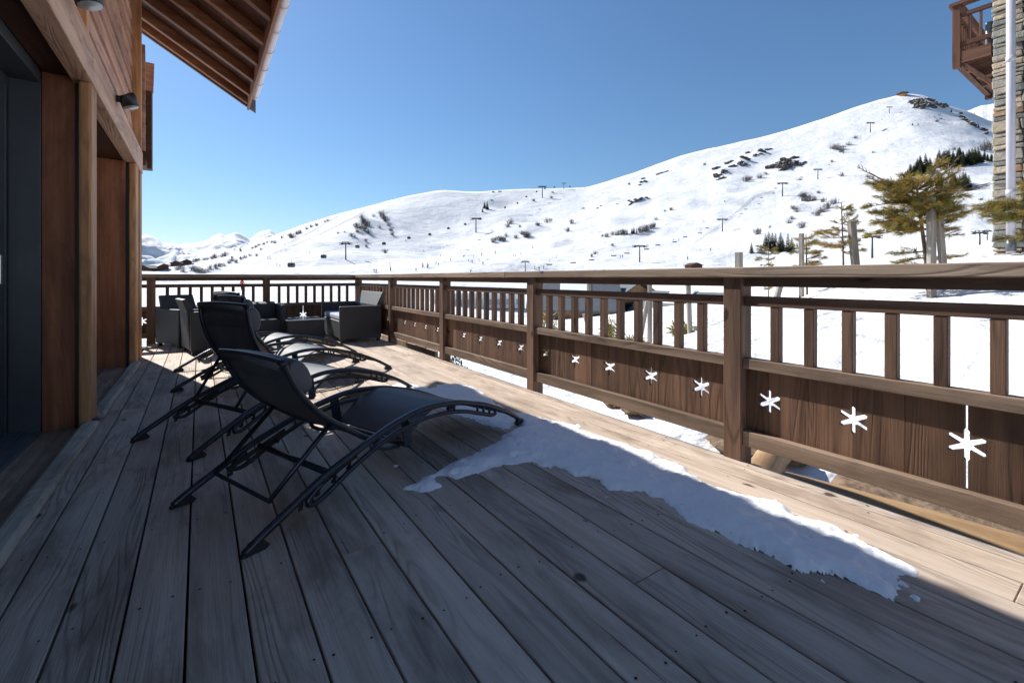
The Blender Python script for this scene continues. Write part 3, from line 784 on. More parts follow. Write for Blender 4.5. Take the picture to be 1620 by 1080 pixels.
# gable end with lapped boards whose ends show past the corner
part('gable_wall', M['rafter'], H, [(-9, -.60, 7.101, 7.42, 2.586, 4.2, 'x')], .003, 34)
m = HB(35)
z = 2.62
while z < 3.9:
    pv = Vector((0, 7.45-4, z)); Mx = Matrix.Translation(pv) @ Matrix.Rotation(math.radians(14), 4, 'X') @ Matrix.Translation(-pv)
    m.hb(-9, -.565, 7.44, 7.465, z, z+.26, 'x', 0, Mx)
    z += .215
m.build('gable_cladding', M['clad'], H, .002)
part('gable_balcony', M['soffit'], H, [(-8, -.515, 7.62, 7.78, 2.43, 3.45, 'x'), (-8, -.56, 7.43, 7.62, 2.43, 2.5, 'x')], .004, 36)
m = HB(37); pv = Vector((0, 7.7-4, 3.6)); Mx = Matrix.Translation(pv) @ Matrix.Rotation(math.radians(-20), 4, 'X') @ Matrix.Translation(-pv)
m.hb(-8, -.50, 7.69, 7.72, 3.42, 3.9, 'x', 0, Mx); m.build('balcony_board', M['clad'], H, .003)

# roof: slope rising away from the deck
EX, EZ, SL = .64, 3.66, .60
def slope_box(m, x0, x1, y0, y1, lo, hi, mat=0, axis='x'):
    """bar lying in the roof slope, lo/hi measured up from the underside plane"""
    zf = lambda x: EZ+(EX-x)*SL
    vs = [(x+.59, y-4, zf(x)+h) for h in (lo, hi) for y in (y0, y1) for x in (x0, x1)]
    g = m.gco(vs, axis)
    m.add(vs, [(0, 2, 3, 1), (4, 5, 7, 6), (0, 1, 5, 4), (2, 6, 7, 3), (0, 4, 6, 2), (1, 3, 7, 5)], g, mat)
m = HB(41)
yy = 0.3
while yy < 8.15:
    slope_box(m, -4.9, EX-.003, yy, min(yy+.142, 8.15), .135, .16, 0, 'y'); yy += .145
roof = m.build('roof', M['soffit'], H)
m = HB(42); slope_box(m, -4.9, EX+.03, 0.3, 8.19, .165, .26, 0, 'y')
m.add([(x+.59, y-4, z_) for x, y, z_ in ((-4.9, 0.3, EZ+5.54*SL+.29), (-4.9, 8.2, EZ+5.54*SL+.29), (-10.5, 8.2, EZ+.3), (-10.5, 0.3, EZ+.3), (-4.9, 0.3, EZ+5.54*SL+.1), (-4.9, 8.2, EZ+5.54*SL+.1), (-10.5, 8.2, EZ+.1), (-10.5, 0.3, EZ+.1))],
      [(0, 1, 2, 3), (4, 7, 6, 5), (0, 4, 5, 1), (2, 6, 7, 3), (1, 5, 6, 2), (0, 3, 7, 4)])
m.build('roof_cover', M['black'], roof)
for i, y in enumerate([8.10, 7.72, 7.14, 6.57, 5.94, 5.33, 4.72, 4.1, 3.5, 2.9, 2.3, 1.7, 1.1, .5]):
    m = HB(60+i); slope_box(m, -3.2, EX-.03, y-.042, y+.042, 0, .134, 0, 'x'); m.build('rafter', M['rafter'], roof, .004)
m = HB(43); m.hb(EX-.028, EX+.002, 0.3, 8.15, 3.60, 3.86, 'y'); m.build('fascia', M['rafter'], roof, .003)
m = HB(44); slope_box(m, -4.9, EX+.09, 8.151, 8.185, -.03, .25, 0, 'x'); m.build('verge_board', M['flash'], roof, .003)
# half-round gutter with clips
m = HB(45); n = 10
prof = [(EX+.06-.055*math.cos(k*math.pi/n), 3.80-.065*math.sin(k*math.pi/n)) for k in range(n+1)]
vs = []; fs = []
ys = [0.3, 8.02]
for y in ys: vs += [(x+.59, y-4, z_) for x, z_ in prof]
fs = [(k, k+1, n+2+k, n+1+k) for k in range(n)]
m.add(vs, fs, smooth=True)
m.add([(x+.59, 8.02-4, z_) for x, z_ in prof], [tuple(range(n+1))])
gut = m.build('gutter', M['gutter'], roof, 0, .004)
m = HB(46)
y = 7.95
while y > .4:
    pr = [(EX+.06-.060*math.cos(k*math.pi/n), 3.80-.071*math.sin(k*math.pi/n)) for k in range(n+1)]
    vs = [(x+.59, yy_-4, z_) for yy_ in (y-.012, y+.012) for x, z_ in pr]
    m.add(vs, [(k, k+1, n+2+k, n+1+k) for k in range(n)]); y -= .56
m.build('gutter_clip', M['gutter'], gut, 0, .004)

# wall lamps
for i, y in enumerate((3.36, 5.17)):
    L = thing('wall_lamp', ('round black downlight above the door at the top picture edge', 'black downlight on the beam near the chalet corner')[i], 'lamp', (-.62, y, 2.545), 0, 'wall lamps above the beam')
    m = MB(80+i); m.box(-.035, .03, -.05, .05, -.055, .055, 'x'); m.tube([(.02, 0, 0), (.09, 0, 0)], .03, 10); m.build('mount', M['black'], L, .006)
    m = MB(82+i); m.tube([(.100, 0, .035), (.103, 0, .031), (.128, 0, -.055)], .062, 20); m.build('lamp_body', M['black'], L)
    m = MB(84+i); m.tube([(.1283, 0, -.056), (.1297, 0, -.061)], .054, 20); m.build('lens', M['alu'], L)

# ------------------------------------------------------------------ sun loungers (built along +x, head end at x=0, width along y, near side y=0)
OUT = [(-.005, .012), (.06, .05), (.13, .085), (.305, .172), (.43, .216), (.57, .262), (.72, .300), (.90, .320), (1.12, .298), (1.28, .258), (1.43, .211), (1.65, .115), (1.83, .014)]
INN = [(.300, .150), (.245, .110), (.245, .086), (.29, .086), (.36, .118), (.46, .168), (.636, .232), (.83, .266), (1.03, .260), (1.2, .230), (1.363, .178), (1.47, .142), (1.515, .142), (1.515, .168)]
SEAT = [(.80, .175), (.86, .225), (.94, .275), (1.04, .302), (1.12, .303), (1.28, .262), (1.43, .213), (1.56, .158), (1.66, .112)]
BACK = [(.745, .195), (.655, .212), (.566, .253), (.483, .307), (.365, .391), (.283, .469), (.217, .559), (.172, .650)]
W = .62
def seg_box(m, p, q_, y0, y1, th, mat=0):
    p, q_ = Vector((p[0], 0, p[1])), Vector((q_[0], 0, q_[1])); d = (q_-p).normalized(); n = Vector((-d.z, 0, d.x))*th/2
    vs = [(a+s*n).to_tuple() for a in (p, q_) for s in (-1, 1)]
    vs = [(v[0], y, v[2]) for y in (y0, y1) for v in vs]
    m.add(vs, [(0, 2, 3, 1), (4, 5, 7, 6), (0, 1, 5, 4), (2, 6, 7, 3), (0, 4, 6, 2), (1, 3, 7, 5)], None, mat)
def sheet(name, curve, y0, y1, mat, parent, sag, th=.004, ny=10, n=8):
    C = crom([(a, 0, c) for a, c in curve], n)
    m = MB(1); vs = []
    for i, p in enumerate(C):
        for j in range(ny+1):
            t = j/ny
            vs.append((p.x, y0+(y1-y0)*t, p.z-sag*(1-(2*t-1)**2)*math.sin(math.pi*min(1, max(.12, i/(len(C)-1))))))
    fs = [(i*(ny+1)+j, i*(ny+1)+j+1, (i+1)*(ny+1)+j+1, (i+1)*(ny+1)+j) for i in range(len(C)-1) for j in range(ny)]
    m.add(vs, fs, smooth=True)
    return m.build(name, mat, parent, 0, th)
def rot(curve, piv, deg):
    a = math.radians(deg); c, s = math.cos(a), math.sin(a)
    return [(piv[0]+(x-piv[0])*c+(z-piv[1])*s, piv[1]-(x-piv[0])*s+(z-piv[1])*c) for x, z in curve]
def make_lounger(label, near, d, raise_deg, pillow=True):
    D = Vector((d[0], d[1])).normalized()
    t = thing('sun_lounger', label, 'sun lounger', (near[0], near[1], 0), math.atan2(D.y, D.x), 'black sling loungers in a row on the deck')
    for y in (0.0, W):
        m = MB(1)
        m.tube(crom([(a, y, c) for a, c in OUT], 5), .0155, 10)
        fr = m.build('side_frame', M['metal'], t)
        m = MB(2)
        m.tube(crom([(a, y, c) for a, c in INN], 5), .0115, 8)
        m.build('lower_rail', M['metal'], t)
        for (a, c1, c2) in ((.55, .255, .200), (.78, .311, .258), (1.12, .298, .248), (1.33, .242, .190), (1.39, .224, .168), (1.45, .203, .150)):
            m = MB(3); m.tube([(a, y, c1), (a+.006, y, c2)], .008, 6)
            m.build('connector', M['metal'], t)
        for (a, c, s) in ((0, 0, 1), (1.83, 0, -1)):
            m = MB(4)
            P = [(a-s*.018, .004), (a+s*.015, .040), (a+s*.05, .052), (a+s*.085, .012), (a+s*.07, .001), (a-s*.01, .001)]
            if s < 0: P = P[::-1]
            m.prism(P, lambda A, Bz, C, y=y: (A, y-.013+C, Bz), .026)
            m.build('foot_cap', M['cap'], fr, .004)
        yi = y+(.02 if y == 0 else -.02)
        m = MB(5)
        seg_box(m, (.775, .302), (.80, .155), yi-.004, yi+.004, .055)
        m.build('bracket', M['metal'], t, .003)
        # toothed strip for the support bar
        m = MB(6)
        tri = [(.20, .108), (.48, .218), (.49, .196)]
        for k in range(4):
            a = .47-.075*k; c = .186-.029*k
            tri += [(a-.012, c), (a-.016, c-.030), (a-.034, c-.032), (a-.034, c-.020), (a-.026, c-.016), (a-.030, c-.008)]
        tri += [(.21, .084)]
        m.prism(tri[::-1], lambda A, Bz, C: (A, yi-.003+C, Bz), .006)
        m.build('notch_strip', M['cap'], t)
    m = MB(7)
    m.tube([(.36, .01, .165), (.36, W-.01, .165)], .014, 8); m.build('crossbar', M['metal'], t)
    m = MB(8)
    m.tube(crom([(.80, .012, .16), (.80, .10, .150), (.80, W-.10, .150), (.80, W-.012, .16)], 4), .013, 8); m.build('crossbar', M['metal'], t)
    m = MB(9)
    m.tube([(1.655, .01, .112), (1.655, W-.01, .112)], .011, 8); m.build('crossbar', M['metal'], t)
    sheet('seat_sling', SEAT, .028, W-.028, M['sling'], t, .012)
    B = rot(BACK, BACK[0], raise_deg)
    tilt = B[-1]
    path = [(a, .05, c) for a, c in B] + [(tilt[0]-.006, .065, tilt[1]+.014), (tilt[0]-.008, W/2, tilt[1]+.022), (tilt[0]-.006, W-.065, tilt[1]+.014)] + [(a, W-.05, c) for a, c in reversed(B)]
    m = MB(10); m.tube(crom(path, 4), .0135, 8); bf = m.build('back_frame', M['metal'], t)
    m = MB(11)
    hook = [(.60, .245), (.615, .20), (.68, .165), (.77, .152)]
    hook = rot(hook, BACK[0], raise_deg*.6)
    m.tube(crom([(a, .06, c) for a, c in hook], 4), .010, 7); m.build('hinge_arm', M['metal'], bf)
    m = MB(11); m.tube(crom([(a, W-.06, c) for a, c in hook], 4), .010, 7); m.build('hinge_arm', M['metal'], bf)
    dv = (B[-1][0]-B[-2][0], B[-1][1]-B[-2][1]); ln = math.hypot(*dv); nx, nz = dv[1]/ln, -dv[0]/ln       # towards the sitter
    cv = [(a+.004, c+.004) for a, c in B[1:]] + [(B[-1][0]-.004, B[-1][1]+.012)]
    sheet('back_sling', cv, .045, W-.045, M['sling'], t, .022)
    # hem wrapped round the top
    m = MB(12)
    m.tube([(tilt[0]-.004, .075, tilt[1]-.0), (tilt[0]-.008, W/2, tilt[1]+.006), (tilt[0]-.004, W-.075, tilt[1]-.0)], .021, 8); m.build('top_hem', M['sling'], t)
    if pillow:
        m = MB(13); vs = []; n = 18; L = 12
        c0 = (B[-1][0]-dv[0]/ln*.085+nx*.042, B[-1][1]-dv[1]/ln*.085+nz*.042)
        for i in range(L+1):
            y = .055+(W-.11)*i/L
            e = 1-.10*abs(2*i/L-1)**3
            for k in range(n):
                w = k*math.tau/n
                pu = .088*e*math.cos(w); pn = .048*e*math.sin(w)
                vs.append((c0[0]+dv[0]/ln*pu+nx*pn, y, c0[1]+dv[1]/ln*pu+nz*pn))
        fs = [(i*n+k, i*n+(k+1) % n, (i+1)*n+(k+1) % n, (i+1)*n+k) for i in range(L) for k in range(n)] + [tuple(range(n-1, -1, -1)), tuple(L*n+k for k in range(n))]
        m.add(vs, fs, smooth=True)
        m.build('headrest_pillow', M['pillow'], t, .012)
    # support frame: U leaning from the back frame to the notches
    hi = B[4]; lo = (.13+.17*raise_deg/19, .125+.075*raise_deg/19)
    m = MB(14); m.tube([(hi[0]+.03, .075, hi[1]-.03), (lo[0], .085, lo[1]), (lo[0], W-.085, lo[1]), (hi[0]+.03, W-.075, hi[1]-.03)], .011, 8)
    m.build('support_frame', M['metal'], t)
    return t
make_lounger('nearest black lounger, laid back low, its foot end at the snow patch', (.136, 1.883), (.931, .366), 0)
make_lounger('black lounger with raised back directly behind the lowest-laid one', (-.043, 3.04), (.887, .463), 19)
make_lounger('third black lounger out from the snow patch, standing on sunlit planks', (-.01, 4.36), (.955, .295), 19)
make_lounger('black lounger furthest from the snow patch, next to the wicker armchair', (.03, 5.43), (.92, .39), 20)

# ------------------------------------------------------------------ wicker lounge furniture at the far end
def wicker_chair(name, label, cat, loc, rz, w, d, h_arm, h_back, cushions, group=None):
    """faces +x; w along y, d along x; origin at floor centre"""
    t = thing(name, label, cat, loc, rz, group)
    x0, x1 = -d/2, d/2
    for s in (-1, 1):
        m = MB(1); y = s*(w/2-.035)
        m.box(x0, x1, y-.035, y+.035, .05, h_arm, 'x'); m.build('armrest', M['rattan'], t, .012)
    m = MB(2); m.box(x0+.05, x1-.02, -w/2+.071, w/2-.071, .06, .33, 'x'); m.build('seat', M['rattan'], t, .012)
    m = MB(3)
    A = [(x0+.0, .06), (x0+.055, .06), (x0+.06, h_arm), (x0-.04, h_back), (x0-.085, h_back-.01), (x0-.03, h_arm)]
    m.prism(A[::-1], lambda a, bb, c: (a, -w/2+.072+c*(w-.144), bb), 1.0); m.build('backrest', M['rattan'], t, .008)
    for sx in (x0+.04, x1-.04):
        for s in (-1, 1):
            m = MB(4); m.box(sx-.025, sx+.025, s*(w/2-.04)-.025, s*(w/2-.04)+.025, 0, .052, 'z'); m.build('leg', M['black'], t, .003)
    for (ya, yb) in cushions:
        m = MB(5); m.box(x0+.09, x1-.03, ya, yb, .331, .42, 'x'); m.build('seat_cushion', M['cushion'], t, .03, 0, 4)
    return t
wicker_chair('wicker_sofa', 'dark wicker sofa against the long railing with a pale seat cushion', 'sofa', (2.08, 7.82, 0), math.pi, 1.30, .64, .56, .77, [(-.57, .57)])
wicker_chair('wicker_armchair', 'dark wicker armchair just behind the loungers, its side to the camera', 'armchair', (.16, 7.50, 0), math.radians(10), .66, .62, .56, .725, [], 'dark wicker armchairs')
wicker_chair('wicker_armchair', 'dark wicker armchair in the deck corner beside the chalet', 'armchair', (-.12, 8.33, 0), math.radians(-62), .60, .62, .55, .74, [(-.2, .2)], 'dark wicker armchairs')
wicker_chair('wicker_armchair', 'dark wicker armchair half hidden between lounger backs and low table', 'armchair', (.86, 8.36, 0), math.radians(-88), .56, .56, .57, .60, [], 'dark wicker armchairs')
tb = thing('wicker_table', 'low dark wicker coffee table with a pale glass top', 'table', (1.40, 8.05, 0), 0)
m = MB(1); m.box(-.27, .27, -.27, .27, .02, .325, 'x'); m.build('base', M['rattan'], tb, .01)
m = MB(2); m.box(-.285, .285, -.285, .285, .3255, .338, 'x'); m.build('table_top', plain('frosted_glass_top', (.33, .36, .40), .15, 0, .6, .05), tb, .003)

# ------------------------------------------------------------------ just outside the railing
def log(name, label, p, q_, r, seed=1):
    p, q_ = Vector(p), Vector(q_)
    m = MB(seed); n = 18; d = (q_-p).normalized(); a = d.cross(Vector((0, 0, 1))).normalized(); bb = a.cross(d)
    vs, g = [], []; L = 10; ln = (q_-p).length
    for i in range(L+1):
        c = p+(q_-p)*i/L
        for k in range(n):
            w = k*math.tau/n; rr = r*(1+.03*math.sin(3*w+i)+.02*m.rng.uniform(-1, 1))*(0.93 if i in (0, L) else 1)
            vs.append(c+a*rr*math.cos(w)+bb*rr*math.sin(w)); g.append((ln*i/L, rr*math.cos(w), rr*math.sin(w)))
    m.add(vs, [(i*n+k, i*n+(k+1) % n, (i+1)*n+(k+1) % n, (i+1)*n+k) for i in range(L) for k in range(n)], g, smooth=True)
    m.add(vs[:n], [tuple(range(n-1, -1, -1))], g[:n]); m.add(vs[-n:], [tuple(range(n))], g[-n:])
    return props(m.build(name, M['timber']), label, 'log')
log('round_log', 'long round timber lying outside the railing beside the deck edge', (2.95, 1.36, -.31), (3.36, -1.9, -.30), .13)
log('round_log', 'short round timber butting end-on under the railing near the big post', (2.93, 1.52, -.31), (3.7, 1.72, -.30), .10, 2)
g_ = MB(77); n_ = 26  # dark sheet beside the deck edge, its colour stands for the gap's shade
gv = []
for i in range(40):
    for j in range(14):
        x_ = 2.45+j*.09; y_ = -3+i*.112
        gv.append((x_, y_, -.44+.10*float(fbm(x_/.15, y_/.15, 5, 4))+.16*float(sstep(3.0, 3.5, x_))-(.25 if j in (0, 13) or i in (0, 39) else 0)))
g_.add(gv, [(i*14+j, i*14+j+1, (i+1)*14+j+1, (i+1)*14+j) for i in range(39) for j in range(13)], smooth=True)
props(g_.build('earth_and_gap_shade', M['soil_shade']), 'dark sheet standing in for shade in the gap round the long round timber', 'earth')
def clump(name, label, cat, loc, size, seed, mat, n=14, flat=.5):
    rg = random.Random(seed); vs, fs = [], []
    for i in range(n):
        bm = bmesh.new(); bmesh.ops.create_icosphere(bm, subdivisions=2, radius=1)
        c = Vector((rg.gauss(0, .42)*size[0], rg.gauss(0, .42)*size[1], rg.uniform(-.2, .45)*size[2]))
        s = rg.uniform(.22, .5)
        ph = rg.uniform(0, 9)
        base = len(vs)
        for v in bm.verts:
            p = v.co*(1+.28*math.sin(5*v.co.x+ph)*math.cos(4*v.co.y-ph)+.12*math.sin(11*v.co.z+ph))
            vs.append((c.x+p.x*s*size[0], c.y+p.y*s*size[1], c.z+p.z*s*size[2]*1.2))
        for f in bm.faces: fs.append([base+v.index for v in f.verts])
        bm.free()
    o = fast_mesh(name, vs, fs, mat)
    o.location = loc
    return props(o, label, cat)
p = on_z(985, 655, -.5); clump('earth_and_gap_shade', 'small patch of bare brown earth in snow under the railing', 'earth', (p.x, p.y, ground(p.x, p.y)-.02), (.26, .3, .10), 3, M['soil_shade'], 16)
p = on_z(1205, 727, -.5); clump('earth_and_gap_shade', 'dark earth showing in the snow beside the short round timber', 'earth', (p.x, p.y, ground(p.x, p.y)-.03), (.3, .3, .10), 4, M['soil_shade'], 16)
m = MB(7)
for i in range(7): m.box(2.95, 3.0, 6.35+.40*i, 6.74+.40*i, -.95, -.12+.01*(i % 2), 'z')
m.box(3.001, 3.05, 6.35, 9.1, -.30, -.22, 'y')
props(m.build('plank_edging', M['timber'], None, .004), 'light brown plank edging showing below the railing by the sofa', 'edging')

def twig_shrub(name, label, loc, h, w, seed, mats, nst=16, leaf=(.03, .012), nl=26):
    rg = random.Random(seed); t = thing(name, label, 'shrub', loc)
    m = MB(seed); lv, lf, lr = [], [], []
    for i in range(nst):
        a = rg.uniform(0, math.tau); sp = rg.uniform(.1, 1)
        tip = Vector((math.cos(a)*w*sp, math.sin(a)*w*sp, h*rg.uniform(.6, 1)*(1-.35*sp)))
        mid = tip*.5+Vector((0, 0, h*.1))
        P = crom([(0, 0, 0), mid, tip], 4)
        m.tube(P, .006, 4, smooth=False, taper=.3)
        for k in range(nl):
            c = P[rg.randrange(len(P)//3, len(P))]+Vector([rg.gauss(0, .02*h/.5) for _ in range(3)])
            d = Vector([rg.gauss(0, 1) for _ in range(3)]).normalized(); s = d.cross(Vector((0, 0, 1))).normalized() if abs(d.z) < .95 else Vector((1, 0, 0))
            q0 = len(lv); l_, w_ = leaf[0]*rg.uniform(.6, 1.4), leaf[1]
            lv += [c, c+d*l_*.5+s*w_, c+d*l_, c+d*l_*.5-s*w_]; lf.append((q0, q0+1, q0+2, q0+3)); lr += [rg.random()]*4
    m.build('stem', M['bark'], t)
    fast_mesh('foliage', lv, lf, mats, t, rnd=lr)
    return t
p = on_z(688, 556, -.7); twig_shrub('low_shrub', 'low green shrub under the railing between sofa and second post', (3.05, 6.15, -.72), .62, .42, 5, M['shrubgreen'], 22, (.06, .016), 40)

# ------------------------------------------------------------------ young pines tied to stakes on the snow bank
def pine(name, label, base, trunk, limbs, seed, mats, tuft=(.075, .0036), group=None, tr=.035):
    """trunk: list of offsets; limbs: (position along trunk 0-1, direction, length, rise at the tip, density, dry)"""
    rg = random.Random(seed)
    t = thing(name, label, 'pine tree', base, 0, group)
    C = crom(trunk, 6)
    m = MB(seed); m.tube(C, tr, 8, taper=.35); m.build('trunk', M['bark'], t)
    m = MB(seed+1); lv, lf, lr = [], [], []
    def needle_tuft(c, d, n, hue):
        for k in range(n):
            dd = (d*1.0+Vector([rg.gauss(0, .55) for _ in range(3)])).normalized()
            s = dd.cross(Vector((rg.gauss(0, 1), rg.gauss(0, 1), rg.gauss(0, 1)))).normalized()
            l_ = tuft[0]*rg.uniform(.6, 1.25); w_ = tuft[1]*rg.uniform(.8, 1.3); q0 = len(lv)
            cc = c+Vector([rg.gauss(0, .012) for _ in range(3)])
            lv.extend([cc-s*w_*.5, cc+s*w_*.5, cc+dd*l_]); lf.append((q0, q0+1, q0+2)); h_ = min(1, max(0, hue+rg.gauss(0, .17))); lr.extend([h_]*3)
    for (pos, az, ln, rise, dens, dry) in limbs:
        st = C[min(len(C)-1, int(pos*(len(C)-1)))]
        d = Vector((math.cos(az), math.sin(az), 0)); sd = Vector((-d.y, d.x, 0))
        P = crom([st, st+d*ln*.35+Vector((0, 0, rise*.25+rg.uniform(-.03, .03)))+sd*rg.uniform(-.05, .05)*ln, st+d*ln*.7+Vector((0, 0, rise*.6)), st+d*ln+Vector((0, 0, rise))], 5)
        m.tube(P, tr*.38, 5, taper=.25, smooth=False)
        ns = max(4, int(ln/.038*dens))
        for k in range(ns):
            f = rg.uniform(.12, 1)**.8; i = min(len(P)-2, int(f*(len(P)-1))); c = P[i]
            ax = (P[i+1]-P[i]).normalized()
            side = 1 if k % 2 else -1
            bl = ln*.36*(1.12-f)*rg.uniform(.5, 1.2)+.05
            bd = (ax*.8+sd*side*rg.uniform(.5, 1.1)+Vector((0, 0, rg.uniform(-.22, .5)))).normalized()
            q_ = c+bd*bl
            m.tube([c, c+(q_-c)*.5+Vector((0, 0, .01)), q_], .0055, 4, taper=.4, smooth=False)
            if dry > .9: continue
            hue = rg.random()*.55+.42*dry
            nt = max(3, int(bl/.024))
            for j in range(nt):
                needle_tuft(c+(q_-c)*((j+.6)/nt), bd, 9, hue+.15*j/nt)
    m.build('branches', M['bark'] if not any(l[5] > .9 for l in limbs) else [M['bark']], t)
    fast_mesh('crown', lv, lf, mats, t, rnd=lr)
    return t
def stake(name, label, p, q_, w, d, seed, group='weathered tree stakes in the snow bank'):
    p, q_ = Vector(p), Vector(q_); ax = (q_-p); ln = ax.length
    t = Matrix.Translation(p) @ ax.to_track_quat('Z', 'X').to_matrix().to_4x4()
    m = MB(seed); m.box(-w/2, w/2, -d/2, d/2, 0, ln, 'z', 0, t)
    return props(m.build(name, M['stake'], None, .008), label, 'stake', group)
# on_bank: foot on the snow, top given by sight line at the same depth
def foot(u, dep):
    q_ = at_depth(u, 440, dep); return Vector((q_.x, q_.y, ground(q_.x, q_.y)))
def top_of(u, v, dep): return at_depth(u, v, dep)
DP = 6.6
rA = random.Random(4)
rt = math.atan2(CR[1], CR[0])
f0 = foot(1470, DP)
tp = top_of(1450, 292, DP)-f0
limbs = []
for i in range(68):
    pos = rA.uniform(.56, 1.0); az = rt+rA.choice((0, math.pi, math.pi, 0, math.pi, math.pi/2, -math.pi/2))+rA.gauss(0, .42)
    toL = math.cos(az-rt)
    limbs.append((pos, az, rA.uniform(.36, .70)*(1.0 if toL < 0 else .78), rA.uniform(-.10, .22)+(.08 if pos > .9 else -.02), 1.15, rA.uniform(.1, .95)*.8))
limbs += [(.98, rt+.15, .72, .50, .8, .97), (1.0, rt+.3, .60, .46, .7, .97), (.95, rt+math.pi-.15, .80, .36, .8, .97), (.93, rt+math.pi+.2, .85, .20, .6, .97), (.90, rt-.1, .95, .10, .7, .97), (.86, rt+.1, .78, .06, .9, .9),
          (.56, rt, .45, .0, .9, .2), (.52, rt-.2, .5, .02, .7, .3), (.38, rt+.1, .62, .03, .5, .2), (.36, rt+.3, .5, .0, .5, .2), (.42, rt+math.pi, .50, -.04, 1, .3), (.36, rt+math.pi+.2, .55, -.09, 1, .25), (.33, rt+math.pi-.2, .45, -.05, 1, .35), (.22, rt+math.pi, .6, -.05, 1.2, .2), (.2, rt+math.pi+.3, .5, -.03, 1.2, .3)]
pine('windswept_pine', 'golden windswept pine with flat wide crown tied to two stakes', f0, [(0, 0, -.1), tp*.3+Vector((.02, 0, 0)), tp*.7, tp], limbs, 11, M['pine'])
stake('tree_stake', 'upright grey stake in front of the windswept pine trunk', foot(1474, 6.3)-Vector((0, 0, .2)), top_of(1473, 313, 6.3), .082, .075, 21)
stake('tree_stake', 'leaning grey stake on the far side of the windswept pine trunk', foot(1497, 6.5)-Vector((0, 0, .2)), top_of(1484, 330, 6.5), .07, .07, 22)
# thin half-bare pine and its stake
f1 = foot(1335, 8.2); tp = top_of(1331, 322, 8.2)-f1
limbs = []
for i in range(30):
    pos = rA.uniform(.38, .99); az = rA.uniform(0, math.tau)
    limbs.append((pos, az, rA.uniform(.22, .46)*(1.25-pos*.85), rA.uniform(-.03, .10), .7, rA.uniform(.2, .85)))
limbs += [(.62, rt+math.pi, .50, .10, 1.0, .8), (.66, rt+math.pi+.3, .45, .12, 1.0, .7), (.5, rt+math.pi, .42, .0, .9, .8), (.45, rt, .35, .05, .8, .8)]
pine('thin_pine', 'thin half-bare young pine beside a broad leaning stake', f1, [(0, 0, -.1), tp*.5+Vector((.015, 0, 0)), tp], limbs, 12, M['pine'], (.07, .0045), None, .020)
stake('tree_stake', 'broad dark-edged stake leaning next to the thin half-bare pine', foot(1358, 8.0)-Vector((0, 0, .2)), top_of(1347, 351, 8.0), .105, .09, 23)
f2 = foot(1277, 9.0); tp = top_of(1275, 371, 9.0)-f2
limbs = [(rA.uniform(.35, .99), rA.uniform(0, math.tau), rA.uniform(.18, .36), rA.uniform(-.02, .08), 1.1, rA.uniform(.3, .9)) for _ in range(30)]
pine('bushy_pine', 'small bushy golden pine grown round a reddish stake', f2, [(0, 0, -.1), tp*.5, tp], limbs, 13, M['pine'], (.07, .0045), None, .02)
stake('tree_stake', 'reddish-brown stake inside the small bushy golden pine', foot(1268, 8.8)-Vector((0, 0, .2)), top_of(1268, 370, 8.8), .075, .075, 24)
f3 = foot(1216, 11); tp = top_of(1216, 385, 11)-f3
limbs = [(rA.uniform(.4, .98), rA.uniform(0, math.tau), rA.uniform(.14, .32), rA.uniform(-.02, .05), .9, rA.uniform(.0, .5)) for _ in range(26)]
pine('small_spruce', 'little green conifer barely showing over the handrail', f3, [(0, 0, -.1), tp*.5, tp], limbs, 14, M['pine'], (.06, .0045), None, .016)
stake('tree_stake', 'short squared post standing alone behind the handrail near the little conifer', foot(1169, 9.5)-Vector((0, 0, .2)), top_of(1169, 400, 9.5), .125, .11, 25)
f4 = foot(1660, 5.6); tp = top_of(1660, 285, 5.6)-f4
limbs = [(rA.uniform(.45, .95), rt+math.pi+rA.gauss(0, .7), rA.uniform(.4, .66), rA.uniform(-.06, .05), 1.0, rA.uniform(.05, .5)) for _ in range(14)] + [(.78, rt+math.pi, .9, -.02, 1.0, .1), (.75, rt+math.pi+.1, .85, -.08, 1.1, .1), (.80, rt+math.pi-.1, .8, .02, 1.0, .2), (.70, rt+math.pi, .62, -.05, 1.1, .1)]
pine('corner_pine', 'olive pine whose branches reach across the stone wall and downpipe', f4, [(0, 0, -.1), tp*.5, tp], limbs, 15, M['pine'])
for i, (u, d, v0, v1, lean, lab) in enumerate(((932, 11.5, 436, 518, 0, 'upright grey tree stake in front of the tiled chalet roof'), (946, 11.0, 497, 520, 22, 'short stake leaning against the grey stake below the tiled roof'), (1028, 11.0, 440, 490, 0, 'pale stake seen between the balusters, below the hut on the piste'),
        (1008, 10.5, 478, 505, -16, 'slanting brace stake beside the pale stake on the snow bank'), (1092, 9.5, 436, 482, 4, 'pale leaning stake in front of the chalet corner with grey eaves'), (1222, 8.5, 430, 470, -18, 'grey brace stake showing under the handrail past the big post'))):
    a = foot(u, d)-Vector((0, 0, .15)); bt = top_of(u-lean, v0, d)
    stake('tree_stake', lab, a, bt, .085, .08, 40+i)
